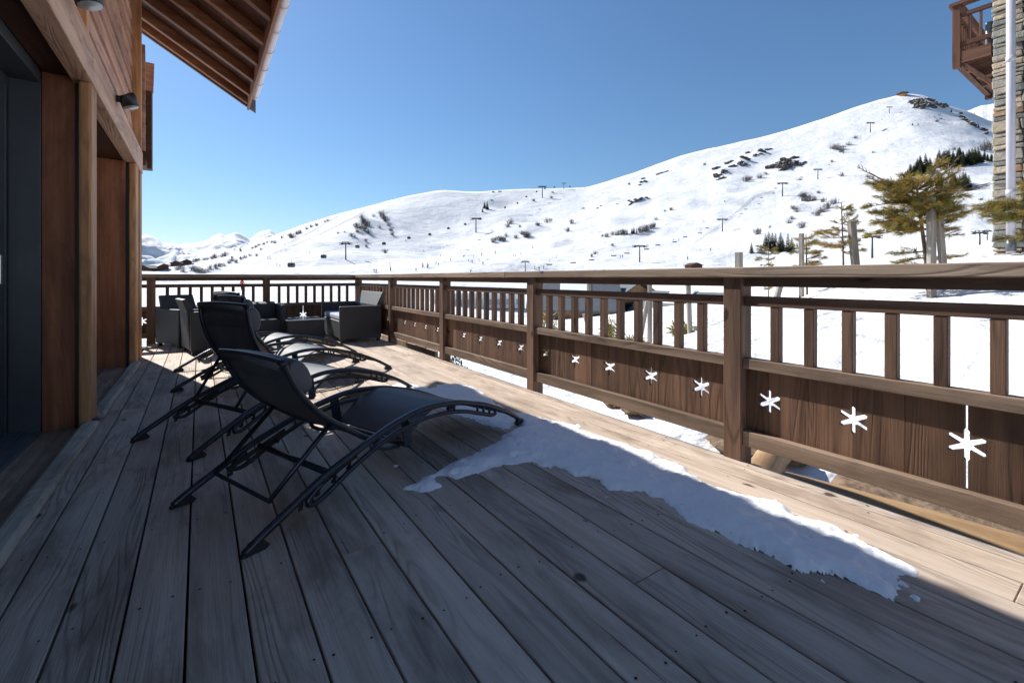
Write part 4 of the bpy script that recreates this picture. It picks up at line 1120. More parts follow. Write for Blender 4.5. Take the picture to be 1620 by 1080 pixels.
def dry_bush(name, label, base, h, w, seed, group):
    rg = random.Random(seed); vs, fs, lr = [], [], []
    for i in range(90):
        a = rg.uniform(0, math.tau); tip = Vector((math.cos(a)*w*rg.uniform(0, 1), math.sin(a)*w*rg.uniform(0, 1), h*rg.uniform(.4, 1)))
        p0 = tip*rg.uniform(0, .5); s = Vector((-math.sin(a), math.cos(a), 0))*.006; n = len(vs)
        vs += [p0-s, p0+s, tip]; fs.append((n, n+1, n+2)); lr += [rg.random()]*3
        for k in range(5):
            c = p0+(tip-p0)*rg.uniform(.3, 1); d = Vector([rg.gauss(0, 1) for _ in range(3)])*.09; n = len(vs); hue = rg.random()
            vs += [c, c+d+Vector((.02, 0, .01)), c+d*1.2-Vector((.01, 0, .02))]; fs.append((n, n+1, n+2)); lr += [hue]*3
    o = fast_mesh(name, vs, fs, M['pine'], rnd=lr); o.location = base
    return props(o, label, 'shrub', group)
for i, (u, d, h, w, lab) in enumerate(((868, 13, 1.25, .35, 'ochre shrub in front of the orange chalet wall seen through balusters'), (962, 14, .95, .3, 'thin ochre shrub before the orange gable'), (985, 12, .35, .5, 'low dark shrub on the snow below the orange gable'), (1005, 11.5, .3, .45, 'low twiggy shrub by the slanting brace stake'), (1078, 10, .28, .3, 'small twiggy shrub at the foot of the pale leaning stake'), (872, 12, .35, .4, 'low green-brown shrub at the foot of the ochre one'))):
    f = foot(u, d); dry_bush('dry_shrub', lab, f, h, w, 60+i, 'dry shrubs on the snow bank')

# ------------------------------------------------------------------ stone building with balcony
CX, CY = 11.5, 1.81
SB = thing('stone_building', 'rubble stone house corner with pale downpipe and brown timber balcony', 'house', (CX, CY, 1.0))
m = MB(1)
m.box(.06, 8, -9, -.06, -1.2, 7.5, 'x'); m.build('wall_core', M['mortar'], SB)
m = MB(2); rg = random.Random(5); z = -.8
while z < 6.2:
    h = rg.choice((.07, .09, .12, .15, .19, .24, .13)); y = 0.0
    first = True
    while y > -2.6:
        w = rg.uniform(.11, .36)
        if first: w = rg.choice((.22, .36))
        parts_ = [(0, h)] if h < .22 or rg.random() < .6 else [(0, h*.45), (h*.45, h)]
        for (za, zb) in parts_:
            pr = rg.uniform(-.012, .02)
            m.box(-pr, .12, y-w+.007, y-.007 if not first else rg.uniform(-.01, .015), z+za+.007, z+zb-.007, 'y', 0, None, None, .016)
        if first:
            for k in range(3): m.box(.121+.4*k, .5+.4*k, -.12, rg.uniform(-.005, .012), z+.006, z+h-.006, 'x', 0, None, None, .008)
        first = False
        y -= w
    z += h
m.build('stonework', M['stone'], SB, .014)
py_ = 1.577-CY
m = MB(3); m.tube([(-.10, py_, .42), (-.10, py_, 3.0), (-.10, py_, 6.2)], .058, 20); pp = m.build('downpipe', M['pipe'], SB)
for z in (1.45, 3.72):
    m = MB(4); m.tube([(-.10, py_, z-.05), (-.10, py_, z+.05)], .064, 20); m.build('pipe_socket', M['pipe'], pp)
m = MB(5); m.tube([(-.10, py_, .45), (-.10, py_, .66)], .066, 20); m.build('pipe_shoe', M['flash'], pp)
# balcony beyond the corner
M['balc'] = wood('balcony_wood', (0.19, 0.085, 0.05), (0.10, 0.045, 0.028), (0.05, 0.024, 0.017), ring=0.4, tint=0.25)
ZB = 4.0      # floor level above the base point (base z = 1)
bal = MB(6); 
for (a0, a1, o) in ((.0, .56, 0),):
    pass
bp = MB(6); bp.box(.03, .14, .42, .53, ZB-.12, ZB+1.02, 'z'); bpo = bp.build('balcony_post', M['balc'], SB, .006)
bp = MB(7); bp.box(2.6, 2.71, .42, .53, ZB-.12, ZB+1.02, 'z'); bp.build('balcony_post', M['balc'], SB, .006)
def bar(name, x0, x1, y0, y1, z0, z1, ax, seed, mat='balc'):
    m = MB(seed); m.box(x0, x1, y0, y1, z0, z1, ax); return m.build(name, M[mat], SB, .005)
bar('balcony_handrail', .0, .17, .02, .57, ZB+1.021, ZB+1.08, 'y', 8); bar('balcony_handrail', .171, 2.8, .40, .57, ZB+1.021, ZB+1.08, 'x', 9)
bar('balcony_rail', .055, .115, .02, .419, ZB+.80, ZB+.87, 'y', 10); bar('balcony_rail', .055, .115, .02, .419, ZB+.26, ZB+.34, 'y', 11)
bar('balcony_rail', .141, 2.6, .445, .505, ZB+.80, ZB+.87, 'x', 12); bar('balcony_rail', .141, 2.6, .445, .505, ZB+.26, ZB+.34, 'x', 13)
bar('balcony_beam', .04, .13, .02, .419, ZB-.06, ZB+.15, 'y', 14, 'balc'); bar('balcony_beam', .141, 2.6, .43, .52, ZB-.06, ZB+.15, 'x', 15)
for k in range(2): bar('baluster', .066, .104, .14+.14*k, .178+.14*k, ZB+.341, ZB+.799, 'z', 16+k)
for k in range(14): bar('baluster', .28+.165*k, .318+.165*k, .456, .494, ZB+.341, ZB+.799, 'z', 20+k)
bar('balcony_floor', .141, 2.7, .0, .429, ZB-.02, ZB+.04, 'x', 40)
bar('joist', .16, .28, .016, .36, ZB-.21, ZB-.0605, 'y', 41, 'balc'); bar('joist', .16, .28, .016, .24, ZB-.36, ZB-.212, 'y', 42, 'balc'); bar('joist', 1.3, 1.42, .016, .36, ZB-.21, ZB-.0605, 'y', 43, 'balc')
m = MB(44); m.prism([(.016, ZB-.62), (.016, ZB-.50), (.36, ZB-.0605), (.44, ZB-.0605)][::-1], lambda a, bb, c: (.05+c, a, bb), .09, 'z'); m.build('diagonal_brace', M['balc'], SB, .004)
m = MB(45); m.tube([(.30, .09, ZB+.05), (.30, .09, ZB+.62)], .05, 12); props(m.build('grey_pot', M['alu']), 'grey cylinder standing on the timber balcony floor by the wall', 'pot').location = (CX, CY, 1.0)

# ------------------------------------------------------------------ lifts on the hillside
def pylon(kind, label, u, vb, vt, group, extra=False):
    p = hit(u, vb); dep = p.x*CF[0]+p.y*CF[1]; h = (vb-vt)/FP*dep
    t = thing('lift_pylon', label, 'lift pylon', (p.x, p.y, p.z-.3), 0, group)
    r = h*.042
    # arms point across the lift line: seen broadside
    wd = h*(.52 if kind == 'gondola' else .62); ax = Vector((CR[0], CR[1], 0)); ay = Vector((CF[0], CF[1], 0))
    m = MB(1); m.tube([(0, 0, 0), (0, 0, h*.92)], r, 10, taper=.7); m.build('mast', M['dkpylon'], t)
    m = MB(2)
    rotz = Matrix.Rotation(rt, 4, 'Z')
    m.box(-wd/2, wd/2, -r, r, h*.90, h*.90+r*2.0, 'x', 0, rotz); m.build('crossarm', M['dkpylon'], t)
    for s in (-1, 1):
        m = MB(3)
        m.box(s*wd/2-h*.11, s*wd/2+h*.11, -r*.7, r*.7, h*.865, h*.898, 'x', 0, rotz)
        for k in range(4): m.tube([tuple(rotz @ Vector((s*wd/2-h*.09+k*h*.06, -r*.6, h*.92+r*1.2))), tuple(rotz @ Vector((s*wd/2-h*.09+k*h*.06, r*.6, h*.92+r*1.2)))], h*.024, 8)
        m.build('sheave_train', M['dkpylon'], t)
    if extra:
        m = MB(4)
        for s in (-.7, -.1, .5): m.box(s*wd/2-r*.3, s*wd/2+r*.3, -r*.3, r*.3, h*.95, h*1.03, 'z', 0, rotz)
        m.box(-wd*.4, wd*.35, -r*.3, r*.3, h*1.031, h*1.031+r*.6, 'x', 0, rotz); m.build('maintenance_frame', M['dkpylon'], t)
    return t, p, dep, h
GP = [('gondola', 'tall gondola pylon lowest on the slope, casting a long shadow on the piste', 547, 412, 384, True), ('gondola', 'gondola pylon halfway up, beside the shaded snow bowl', 753, 369, 345, False),
      ('gondola', 'gondola pylon just below the skyline dip', 858, 314, 295, False), ('gondola', 'gondola pylon standing on the skyline dip', 892, 300, 290, False)]
gp = [pylon(a, l, u, vb, vt, 'gondola pylons on the hillside', ex) for a, l, u, vb, vt, ex in GP]
CP = [(831, 431, 413, 'stout chairlift pylon right behind the handrail, lowest of its line', True), (1012, 416, 388, 'slender chairlift pylon alone on the wide white piste'), (1143, 367, 346, 'chairlift pylon at the corner of the fenced slope'),
      (1238, 311, 289, 'chairlift pylon above the line of small chairs, under the rock band'), (1294, 285, 268, 'chairlift pylon next to the brown rock face'), (1334, 244, 232, 'chairlift pylon standing among bare scrub high on the slope'),
      (1377, 211, 195, 'chairlift pylon high on the open shoulder under the summit'), (1407, 181, 170, 'topmost chairlift pylon just below the summit rocks')]
cp = [pylon('chair', c[3], c[0], c[1], c[2], 'chairlift pylons on the hillside', len(c) > 4) for c in CP]
SPY = [(1380, 409, 371, 'lift pylon with double arm between thin pine and windswept pine'), (1550, 394, 361, 'lift pylon with long arms close to the stone wall'), (1562, 381, 363, 'smaller lift post touching the stone wall edge')]
for u, vb, vt, lab in SPY: pylon('chair', lab, u, vb, vt, 'beginner lift pylons by the stone house', True)
# gondola cabins
CAB = [(383, 446), (461, 420), (512, 406.5), (565.5, 391), (607.5, 386), (647, 377), (680, 371.5), (709.5, 362), (736, 355.5), (760, 346.5), (799, 329), (818.6, 322), (832.7, 312), (849, 304), (862, 299), (877, 297), (901.5, 296)]
pu = [380]+[g[0] for g in [(GP[i][2],) for i in range(4)]]
pd = [150]+[g[2] for g in gp]
def line_depth(u, us, ds): return 1/np.interp(u, us, [1/d for d in ds])
cab0 = None; line_pts = []
for i, (u, v) in enumerate(CAB):
    dep = line_depth(u, pu, pd); p = at_depth(u, v, dep)
    line_pts.append(p+Vector((0, 0, 2.6)))
    lab = 'dark gondola cabin, %s along the gondola line counted from the house end' % nth(i)
    if cab0 is None:
        t = thing('gondola_cabin', lab, 'gondola cabin', p, rt, 'gondola cabins on the cable')
        m = MB(1)
        prof = [(-1.2, -.7), (-1.35, -.2), (-1.2, .75), (-.95, 1.0), (.95, 1.0), (1.2, .75), (1.35, -.2), (1.2, -.7), (1.0, -1.0), (-1.0, -1.0)]
        m.prism(prof[::-1], lambda a, bb, c: (a, c-.9, bb), 1.8); m.build('cabin_shell', M['dkpylon'], t, .12)
        m = MB(2); m.box(-1.1, -.08, -.93, .93, -.15, .62, 'x'); m.build('window', M['pane'], t)
        m = MB(2); m.box(.08, 1.1, -.93, .93, -.15, .62, 'x'); m.build('window', M['pane'], t)
        m = MB(3); m.tube([(0, 0, 1.0), (0, 0, 2.0), (.12, 0, 2.6)], .07, 6); m.build('hanger', M['dkpylon'], t)
        cab0 = t
    else:
        c = copy_tree(cab0); c.location = p; c["label"] = lab
m = MB(1)
m.tube(sorted(line_pts, key=lambda q_: q_.x*CR[0]+q_.y*CR[1]), .035, 4); props(m.build('lift_cable', M['dkpylon']), 'thin steel cable carrying the dark gondola cabins', 'cable')
CH = [(869, 420), (907, 417), (936, 412.6), (971, 406), (992, 402), (1023, 395.5), (1041, 389), (1067.5, 384), (1084, 376), (1108, 370), (1119, 362), (1172.6, 339), (1180, 332), (1201, 324), (1205, 314), (1224, 306.7), (1227, 299), (1262, 286), (1268, 281), (1312, 262), (1395, 190)]
cu = [c[0] for c in CP]; cdp = [c[2] for c in cp]
ch0 = None; line_pts = []
for i, (u, v) in enumerate(CH):
    dep = line_depth(u, cu, cdp); p = at_depth(u, v, dep)
    line_pts.append(p+Vector((0, 0, 3.2)))
    lab = 'open chairlift seat, %s up the chair line counted from its lowest pylon' % nth(i)
    if ch0 is None:
        t = thing('lift_chair', lab, 'lift chair', p, rt, 'chairs on the chairlift')
        m = MB(1); m.box(-1.3, 1.3, -.25, .25, -.05, .06, 'x'); m.build('seat', M['dkpylon'], t)
        m = MB(2); m.box(-1.3, 1.3, .22, .32, .10, .55, 'x'); m.build('backrest', M['pylon'], t)
        m = MB(3); m.tube([(-1.3, .27, .3), (-1.25, .2, 1.2), (0, 0, 1.5), (1.25, .2, 1.2), (1.3, .27, .3)], .045, 5); m.tube([(0, 0, 1.5), (0, 0, 3.2)], .05, 5); m.build('hanger', M['pylon'], t)
        ch0 = t
    else:
        c = copy_tree(ch0); c.location = p; c["label"] = lab
m = MB(2); m.tube(line_pts, .03, 4); props(m.build('lift_cable', M['dkpylon']), 'thin steel cable carrying the open chairs', 'cable')

# ------------------------------------------------------------------ skiers: one continuous skinned body each, poles and skis apart
def skier_mesh(name, jm, seed):
    me = bpy.data.meshes.new(name)
    V = [(0, 0, .92), (0, .04, 1.22), (0, .02, 1.46), (0, .0, 1.58), (0, .03, 1.74), (-.11, 0, .88), (-.13, .1, .50), (-.14, 0, .06), (.11, 0, .88), (.13, .1, .50), (.14, 0, .06), (-.20, .02, 1.42), (-.32, .10, 1.18), (-.28, .30, 1.02), (.20, .02, 1.42), (.32, .10, 1.18), (.28, .30, 1.02), (-.14, .16, .04), (.14, .16, .04)]
    Ed = [(0, 1), (1, 2), (2, 3), (3, 4), (0, 5), (5, 6), (6, 7), (0, 8), (8, 9), (9, 10), (2, 11), (11, 12), (12, 13), (2, 14), (14, 15), (15, 16), (7, 17), (10, 18)]
    Rr_ = [.17, .19, .18, .07, .13, .12, .09, .07, .12, .09, .07, .09, .07, .06, .09, .07, .06, .06, .06]
    me.from_pydata(V, Ed, [])
    o = bpy.data.objects.new('tmp', me); col.objects.link(o)
    md = o.modifiers.new('skin', 'SKIN')
    lay = me.skin_vertices[0] if me.skin_vertices else None
    if lay is None:
        bm = bmesh.new(); bm.from_mesh(me); bm.verts.layers.skin.verify(); bm.to_mesh(me); bm.free(); lay = me.skin_vertices[0]
    for i, sv in enumerate(lay.data): sv.radius = (Rr_[i], Rr_[i]); sv.use_root = (i == 0)
    sb = o.modifiers.new('sub', 'SUBSURF'); sb.levels = sb.render_levels = 1
    dg = bpy.context.evaluated_depsgraph_get()
    m2 = bpy.data.meshes.new_from_object(o.evaluated_get(dg)); m2.name = name
    bpy.data.objects.remove(o, do_unlink=True)
    m2.materials.clear()
    for mm in (jm, M['trouser'], M['skin'], M['black']): m2.materials.append(mm)
    for p in m2.polygons:
        z = p.center.z; p.use_smooth = True
        p.material_index = 1 if z < .92 else (0 if z < 1.54 else (3 if z > 1.72 or p.center.y < .03 else 2))
    return m2
SKM = {'dark': skier_mesh('skier_body', M['jacket'], 1), 'red': skier_mesh('skier_body', M['redmat'], 2), 'blue': skier_mesh('skier_body', plain('blue_jacket', (.03, .09, .30), .8), 3), 'grey': skier_mesh('skier_body', plain('grey_jacket', (.20, .20, .21), .8), 4)}
ms = MB(1)
for s in (-1, 1): ms.box(s*.14-.05, s*.14+.05, -.75, .85, .0, .03, 'y')
ski0 = None
SK = [('dark', 489, 402), ('dark', 424, 410), ('dark', 427, 409), ('grey', 438, 421), ('dark', 443, 423), ('dark', 641.5, 383), ('dark', 678, 386), ('dark', 682, 393), ('dark', 670, 398.5), ('dark', 707, 390), ('dark', 697, 407), ('red', 669, 423), ('dark', 677, 423.5), ('dark', 690, 419), ('dark', 694, 421), ('dark', 713, 413.5), ('dark', 733, 408), ('blue', 734.5, 407), ('grey', 749, 408), ('dark', 758, 414.5), ('dark', 764, 420), ('dark', 772, 413.5), ('red', 812, 407), ('dark', 815, 407), ('red', 846, 427), ('dark', 853, 428), ('dark', 860, 427), ('dark', 658, 431), ('dark', 592, 432), ('dark', 595, 432), ('dark', 741, 415), ('red', 747, 417), ('dark', 745, 433), ('dark', 924, 333), ('dark', 943, 383), ('dark', 981, 409), ('dark', 985, 408.5), ('dark', 1025, 391), ('dark', 1065, 381), ('dark', 1074, 382), ('dark', 1112, 352), ('dark', 1147, 321), ('dark', 1146, 320), ('dark', 1124, 399), ('dark', 1124, 398), ('dark', 1334, 218), ('dark', 1362, 223), ('dark', 1448, 227), ('dark', 1459, 233), ('dark', 1517, 228), ('red', 383, 459), ('dark', 1296, 222), ('grey', 953, 307), ('dark', 880, 409), ('dark', 1404, 222)]
place = ['on the long piste', 'on the wide white run']
for i, (kc, u, v) in enumerate(SK):
    p = hit(u, v)
    jk = {'dark': 'black', 'red': 'red', 'blue': 'blue', 'grey': 'grey'}[kc]
    o = bpy.data.objects.new('person', SKM[kc]); col.objects.link(o)
    o.location = (p.x, p.y, p.z+.02); o.rotation_euler = (0, 0, random.Random(i).uniform(0, 6.28))
    props(o, 'tiny skier in %s, %s of the skiers counted out from the chalet wall' % (jk, nth(sorted(range(len(SK)), key=lambda j: SK[j][1]).index(i))), 'person', 'skiers spread over the pistes')
    if ski0 is None: ski0 = ms.build('skis', M['redmat'], o)
    else:
        c = ski0.copy(); col.objects.link(c); c.parent = o
# snow guns
for i, (u, vb, vt, lab, red) in enumerate(((618, 429, 415, 'thin leaning snow lance with dark foot behind the long handrail', 0), (762, 406, 391, 'upright piste pole with dark red padding, lower of two', 1), (783.5, 403, 389, 'upright piste pole with dark padding beyond the padded one', 1), (843, 394, 387, 'short padded pole by the slope marker row', 0), (824, 403, 398, 'small start hut frame by the slope marker row', 0), (668.5, 424, 416, 'red padded post beside the busy piste crossing', 1), (676, 425, 416, 'dark padded post touching the red padded post', 0), (1088, 412, 400, 'snow lance beside the hut roof', 0))):
    p = hit(u, vb); dep = p.x*CF[0]+p.y*CF[1]; h = (vb-vt)/FP*dep
    t = thing('piste_pole', lab, 'piste pole', (p.x, p.y, p.z), 0, 'poles along the pistes')
    m = MB(1); m.tube([(0, 0, 0), (-.12*h if 'leaning' in lab else 0, 0, h)], .07, 6); m.build('pole', M['dkpylon'], t)
    m = MB(2); m.tube([(0, 0, .1), (0, 0, h*.42)], .26, 10); m.build('padding', M['redmat'] if red else M['cap'], t)

# ------------------------------------------------------------------ bushes, firs and rocks
def bush_mesh(seed):
    rg = random.Random(seed); vs, fs, lr = [], [], []
    for i in range(64):
        a = rg.uniform(0, math.tau); sp = rg.uniform(.05, .55)
        st = Vector((rg.gauss(0, .12), rg.gauss(0, .12), -.05)); tip = st+Vector((math.cos(a)*sp, math.sin(a)*sp, rg.uniform(.45, 1.0)*(1-.7*sp)))
        s = Vector((-math.sin(a), math.cos(a), 0))*.012; n = len(vs); vs += [st-s, st+s, tip]; fs.append((n, n+1, n+2)); lr += [.3]*3
        for k in range(5):
            c = st+(tip-st)*rg.uniform(.35, .95); d = Vector((rg.gauss(0, .12), rg.gauss(0, .12), rg.uniform(.02, .2))); w_ = Vector((.008, .008, 0)); n = len(vs)
            vs += [c-w_, c+w_, c+d]; fs.append((n, n+1, n+2)); lr += [.6]*3
    me = bpy.data.meshes.new('bare_bush'); me.from_pydata([tuple(v) for v in vs], [], fs); me.materials.append(M['twig']); me.update(); return me
BM = [bush_mesh(s) for s in range(4)]
def fir_meshes(seed):
    rg = random.Random(seed); vs, fs, lr = [], [], []
    L = 15
    for l in range(L):
        z = .08+.90*l/L; R0 = .235*(1-l/L)**.85+.012
        nb = 11
        for k in range(nb):
            a = math.tau*(k+rg.random()*.8)/nb; R_ = R0*rg.uniform(.75, 1.15); d = Vector((math.cos(a), math.sin(a), 0)); s = Vector((-d.y, d.x, 0))
            dr_ = .28*R_; zz = z+rg.uniform(-.015, .015); n = len(vs); hue = rg.random()
            c = Vector((0, 0, zz+.035))
            vs += [c, c+d*R_*.6+s*R_*.28-Vector((0, 0, dr_*.5)), c+d*R_-Vector((0, 0, dr_+.02)), c+d*R_*.6-s*R_*.28-Vector((0, 0, dr_*.5))]
            fs += [(n, n+1, n+2), (n, n+2, n+3)]; lr += [hue*.5, hue, min(1, hue+.2), hue]
    me = bpy.data.meshes.new('fir_crown'); me.from_pydata([tuple(v) for v in vs], [], fs); me.materials.append(M['fir'])
    a = me.attributes.new('rnd', 'FLOAT', 'POINT'); a.data.foreach_set('value', np.array(lr, dtype=np.float32)); me.update()
    m = MB(seed); m.tube([(0, 0, -.06), (0, 0, .98)], .016, 6, taper=.15); o = m.build('trunk', M['bark']); tm = o.data; bpy.data.objects.remove(o, do_unlink=True)
    return me, tm
FM = [fir_meshes(s) for s in range(3)]
seq = [0]
def bush(u, v, hpx, label, group, wr=1.2):
    p = hit(u, v); dep = p.x*CF[0]+p.y*CF[1]; h = 1.05*hpx/FP*dep; seq[0] += 1; rg = random.Random(seq[0])
    o = bpy.data.objects.new('bare_bush', BM[seq[0] % 4]); col.objects.link(o); o.location = (p.x, p.y, p.z)
    o.rotation_euler = (0, 0, rg.uniform(0, 6)); o.scale = (h*wr, h*wr, h)
    return props(o, label, 'bush', group)
def fir(u, v, hpx, label, group):
    p = hit(u, v); dep = p.x*CF[0]+p.y*CF[1]; h = hpx/FP*dep; seq[0] += 1; rg = random.Random(seq[0])
    t = thing('fir_tree', label, 'fir tree', (p.x, p.y, p.z), rg.uniform(0, 6), group, (h*rg.uniform(.85, 1.25),)*2+(h,))
    cm, tm = FM[seq[0] % 3]
    for nm, me_ in (('crown', cm), ('trunk', tm)):
        o = bpy.data.objects.new(nm, me_); col.objects.link(o); o.parent = t
    return t
def bushes(lst, ox, oy, sc, where, group, hpx=7):
    lst = sorted(lst, key=lambda e: e[0])
    for i, e in enumerate(lst):
        k = e[2] if len(e) > 2 else 1.0
        bush(ox+e[0]/sc, oy+e[1]/sc, hpx*k, 'bare grey bush, %s %s' % (nth(i), where), group, e[3] if len(e) > 3 else 1.2)
bushes([(1155, 462, 1.7), (1140, 460, 1.4), (1210, 430, 1.2), (1190, 436, 1), (1265, 398, .9), (1297, 385, .9), (1338, 372, 1), (1400, 343, .7), (1420, 335, .8), (1075, 465, .9), (1025, 505, 1.1), (1000, 500, .8), (965, 500, .6), (940, 515, .8), (905, 520, 1), (880, 535, .9), (855, 545, .7), (765, 565, 1, .8), (720, 556, .6), (650, 600, 1.5), (625, 606, 1.1), (577, 615, 1.4), (550, 622, 1.1), (515, 628, 1.1), (490, 632, 1), (455, 636, 1), (430, 642, 1.2), (410, 645, 1)], 220, 280, 4.765, 'up the skyline ridge counted from the chalet', 'bushes along the skyline ridge')
bushes([(210, 680, 1), (240, 676, .8), (290, 705, 1.4), (330, 715, 1.5), (315, 690, 1.2), (400, 705, 1.6), (430, 715, 1.7), (460, 725, 1.7), (490, 728, 1.5), (515, 715, 1.3), (540, 700, 1.4), (580, 690, 1.5), (610, 680, 1.3), (640, 675, 1.2), (680, 655, 1.1), (700, 640, 1), (730, 648, 1), (770, 625, .9), (800, 612, 1), (835, 600, .9), (885, 600, 1, .8), (920, 555, .7), (700, 615, .7)], 220, 280, 4.765, 'along the lower slope below the ridge bushes', 'bushes on the lower ridge slope')
bushes([(240, 440, 2.4), (270, 460, 2.2), (220, 470, 1.7), (290, 420, 1.8), (260, 400, 1.8), (255, 370, 1.5), (205, 430, 1.5), (300, 480, 1.5), (340, 350, 1), (405, 350, 2), (430, 390, 1.7), (385, 440, 1.2), (415, 370, 1.4), (450, 420, 1.2), (470, 460, 1.2), (480, 490, 1), (170, 500, 1), (195, 505, 1), (280, 540, .9), (285, 580, .9), (425, 625, 1.3), (70, 480, .6), (120, 470, .6)], 520, 270, 4.765, 'on the steep bank beside the groomed ridge run', 'bushes on the steep bank')
bushes([(1370, 405, 2), (1350, 430, 1.2), (1290, 535, 1.8), (1320, 535, 1.5), (1240, 545, 1.5), (1260, 530, 1), (1485, 505, 1.8), (1500, 500, 1.4), (1410, 515, 1.2), (1575, 420, 1.2), (1545, 235, .8), (1440, 430, .8), (1340, 500, 1.1)], 520, 270, 4.765, 'in the hollow between shaded bowl and middle slope', 'bushes in the hollow')
bushes([(65, 735, 2), (30, 715, 1.3), (215, 625, 1.5), (240, 615, 1), (150, 648, .9), (397, 635, 1.7, .8), (365, 693, 1.3), (655, 732, 1.4), (625, 730, .8), (700, 715, 1.3), (735, 718, 1.6), (765, 715, 1.9), (785, 710, 1.6), (910, 700, 1.8), (935, 695, 2.2), (960, 685, 1.9), (990, 670, 1.6), (1005, 660, 1.4), (1025, 605, 1), (1135, 535, 1), (1090, 545, .8), (570, 860, 1), (700, 800, .9), (255, 405, .8), (245, 445, .8), (825, 345, .7), (1385, 200, .8), (545, 880, 1.2, .7)], 820, 220, 4.7, 'on the sunny middle slope', 'bushes on the middle slope')
bushes([(585, 672, 2.6), (575, 650, 1.8), (610, 675, 2), (635, 670, 1.8), (660, 632, 1), (650, 750, 2), (680, 730, 2), (705, 712, 2), (740, 688, 2.2), (682, 677, 1.4), (570, 815, 2.2), (335, 848, 2), (500, 790, 1.6), (515, 770, 1.2), (545, 730, 1.8), (520, 715, 1.4), (760, 400, 2), (740, 395, 1.8), (780, 412, 1.4), (820, 375, 1.2), (855, 340, .9), (920, 545, 1.4), (780, 540, 1.2), (700, 920, 2.2), (725, 915, 1.6), (270, 568, 1.8), (290, 560, 1.2), (345, 552, 1.6), (375, 530, 1), (560, 560, 1), (640, 890, 1.4), (345, 950, 1.6), (365, 955, 1.4), (400, 815, .9), (730, 465, .8), (950, 415, .8), (870, 890, 1.4), (820, 890, 1.2), (1385, 712, 1.4), (1405, 715, 1.2), (1525, 670, .9), (1380, 400, .9), (1290, 250, .8), (1560, 400, 3), (1535, 405, 2)], 1100, 120, 3.375, 'on the slope under the rocky summit', 'bushes under the summit')
# firs
fl = [(1160, 318, 8), (1175, 288, 11), (1195, 298, 14)]
for i, (a, c, h) in enumerate(fl): fir(520+a/4.765, 270+c/4.765, h, ('dark fir lowest of three in the snowy hollow', 'slim dark fir in the middle of three in the snowy hollow', 'tallest of three dark firs in the snowy hollow')[i], 'three firs in the hollow')
for i, (a, c, h) in enumerate(((808, 712, 8), (845, 710, 10), (860, 708, 11), (880, 708, 9))): fir(820+a/4.7, 220+c/4.7, h, 'small dark fir, %s in the row among grey bushes mid-slope' % nth(i), 'firs among the mid-slope bushes')
for i, (a, c, h) in enumerate(((300, 952, 18), (375, 925, 24), (392, 935, 30), (412, 935, 29), (428, 930, 27), (455, 935, 29), (468, 940, 22), (495, 945, 31), (515, 945, 24), (350, 940, 12), (445, 945, 17))): fir(1100+a/3.375, 120+c/3.375, h, 'dark fir, %s in the clump below the fenced slope' % nth(i), 'fir clump below the fenced slope')
rF = random.Random(77); fl = []
top = [(1105, 560, 540), (1150, 555, 500), (1200, 545, 465), (1260, 530, 452), (1310, 515, 440), (1360, 500, 425), (1410, 495, 415), (1450, 490, 425), (1500, 480, 420), (1540, 470, 420), (1585, 465, 430)]
for i in range(79):
    a = rF.uniform(1110, 1585); base_ = np.interp(a, [q_[0] for q_ in top], [q_[1] for q_ in top]); tp_ = np.interp(a, [q_[0] for q_ in top], [q_[2] for q_ in top])
    f = rF.random(); vb = base_-(base_-tp_)*.45*f; fl.append((a, vb, max(10, (base_-tp_)/3.375*rF.uniform(.8, 1.25))))
fl.sort()
for i, (a, vb, h) in enumerate(fl): fir(1100+a/3.375, 120+vb/3.375, h, 'dark fir, %s along the forest band above the windswept pine' % (nth(i) if i < 59 else 'sixtieth' if i == 59 else 'sixty-'+WORDS[i-60] if i < 69 else 'seventieth' if i == 69 else 'seventy-'+WORDS[i-70]), 'fir forest band')
fl = sorted((rF.uniform(1300, 1465), rF.uniform(575, 625), rF.uniform(17, 27)) for i in range(22))
for i, (a, vb, h) in enumerate(fl): fir(1100+a/3.375, 120+vb/3.375, h, 'dark fir, %s in the lower forest block by the stone wall' % nth(i), 'lower fir block')
for i, (a, vb, h, lab) in enumerate(((1160, 268, 5, 'lone dark fir on the open shoulder below the summit rocks'), (1190, 268, 4, 'paler fir beside the lone dark one on the shoulder'), (1367, 198, 5, 'single dark fir at the end of the summit rocks'), (1512, 283, 8, 'small fir in the rocky gully near the stone wall'), (1500, 280, 5, 'tiny fir touching the gully rocks'), (1490, 190, 3, 'tiny fir speck on the rear ridge'))): fir(1100+a/3.375, 120+vb/3.375, h, lab, 'scattered summit firs')

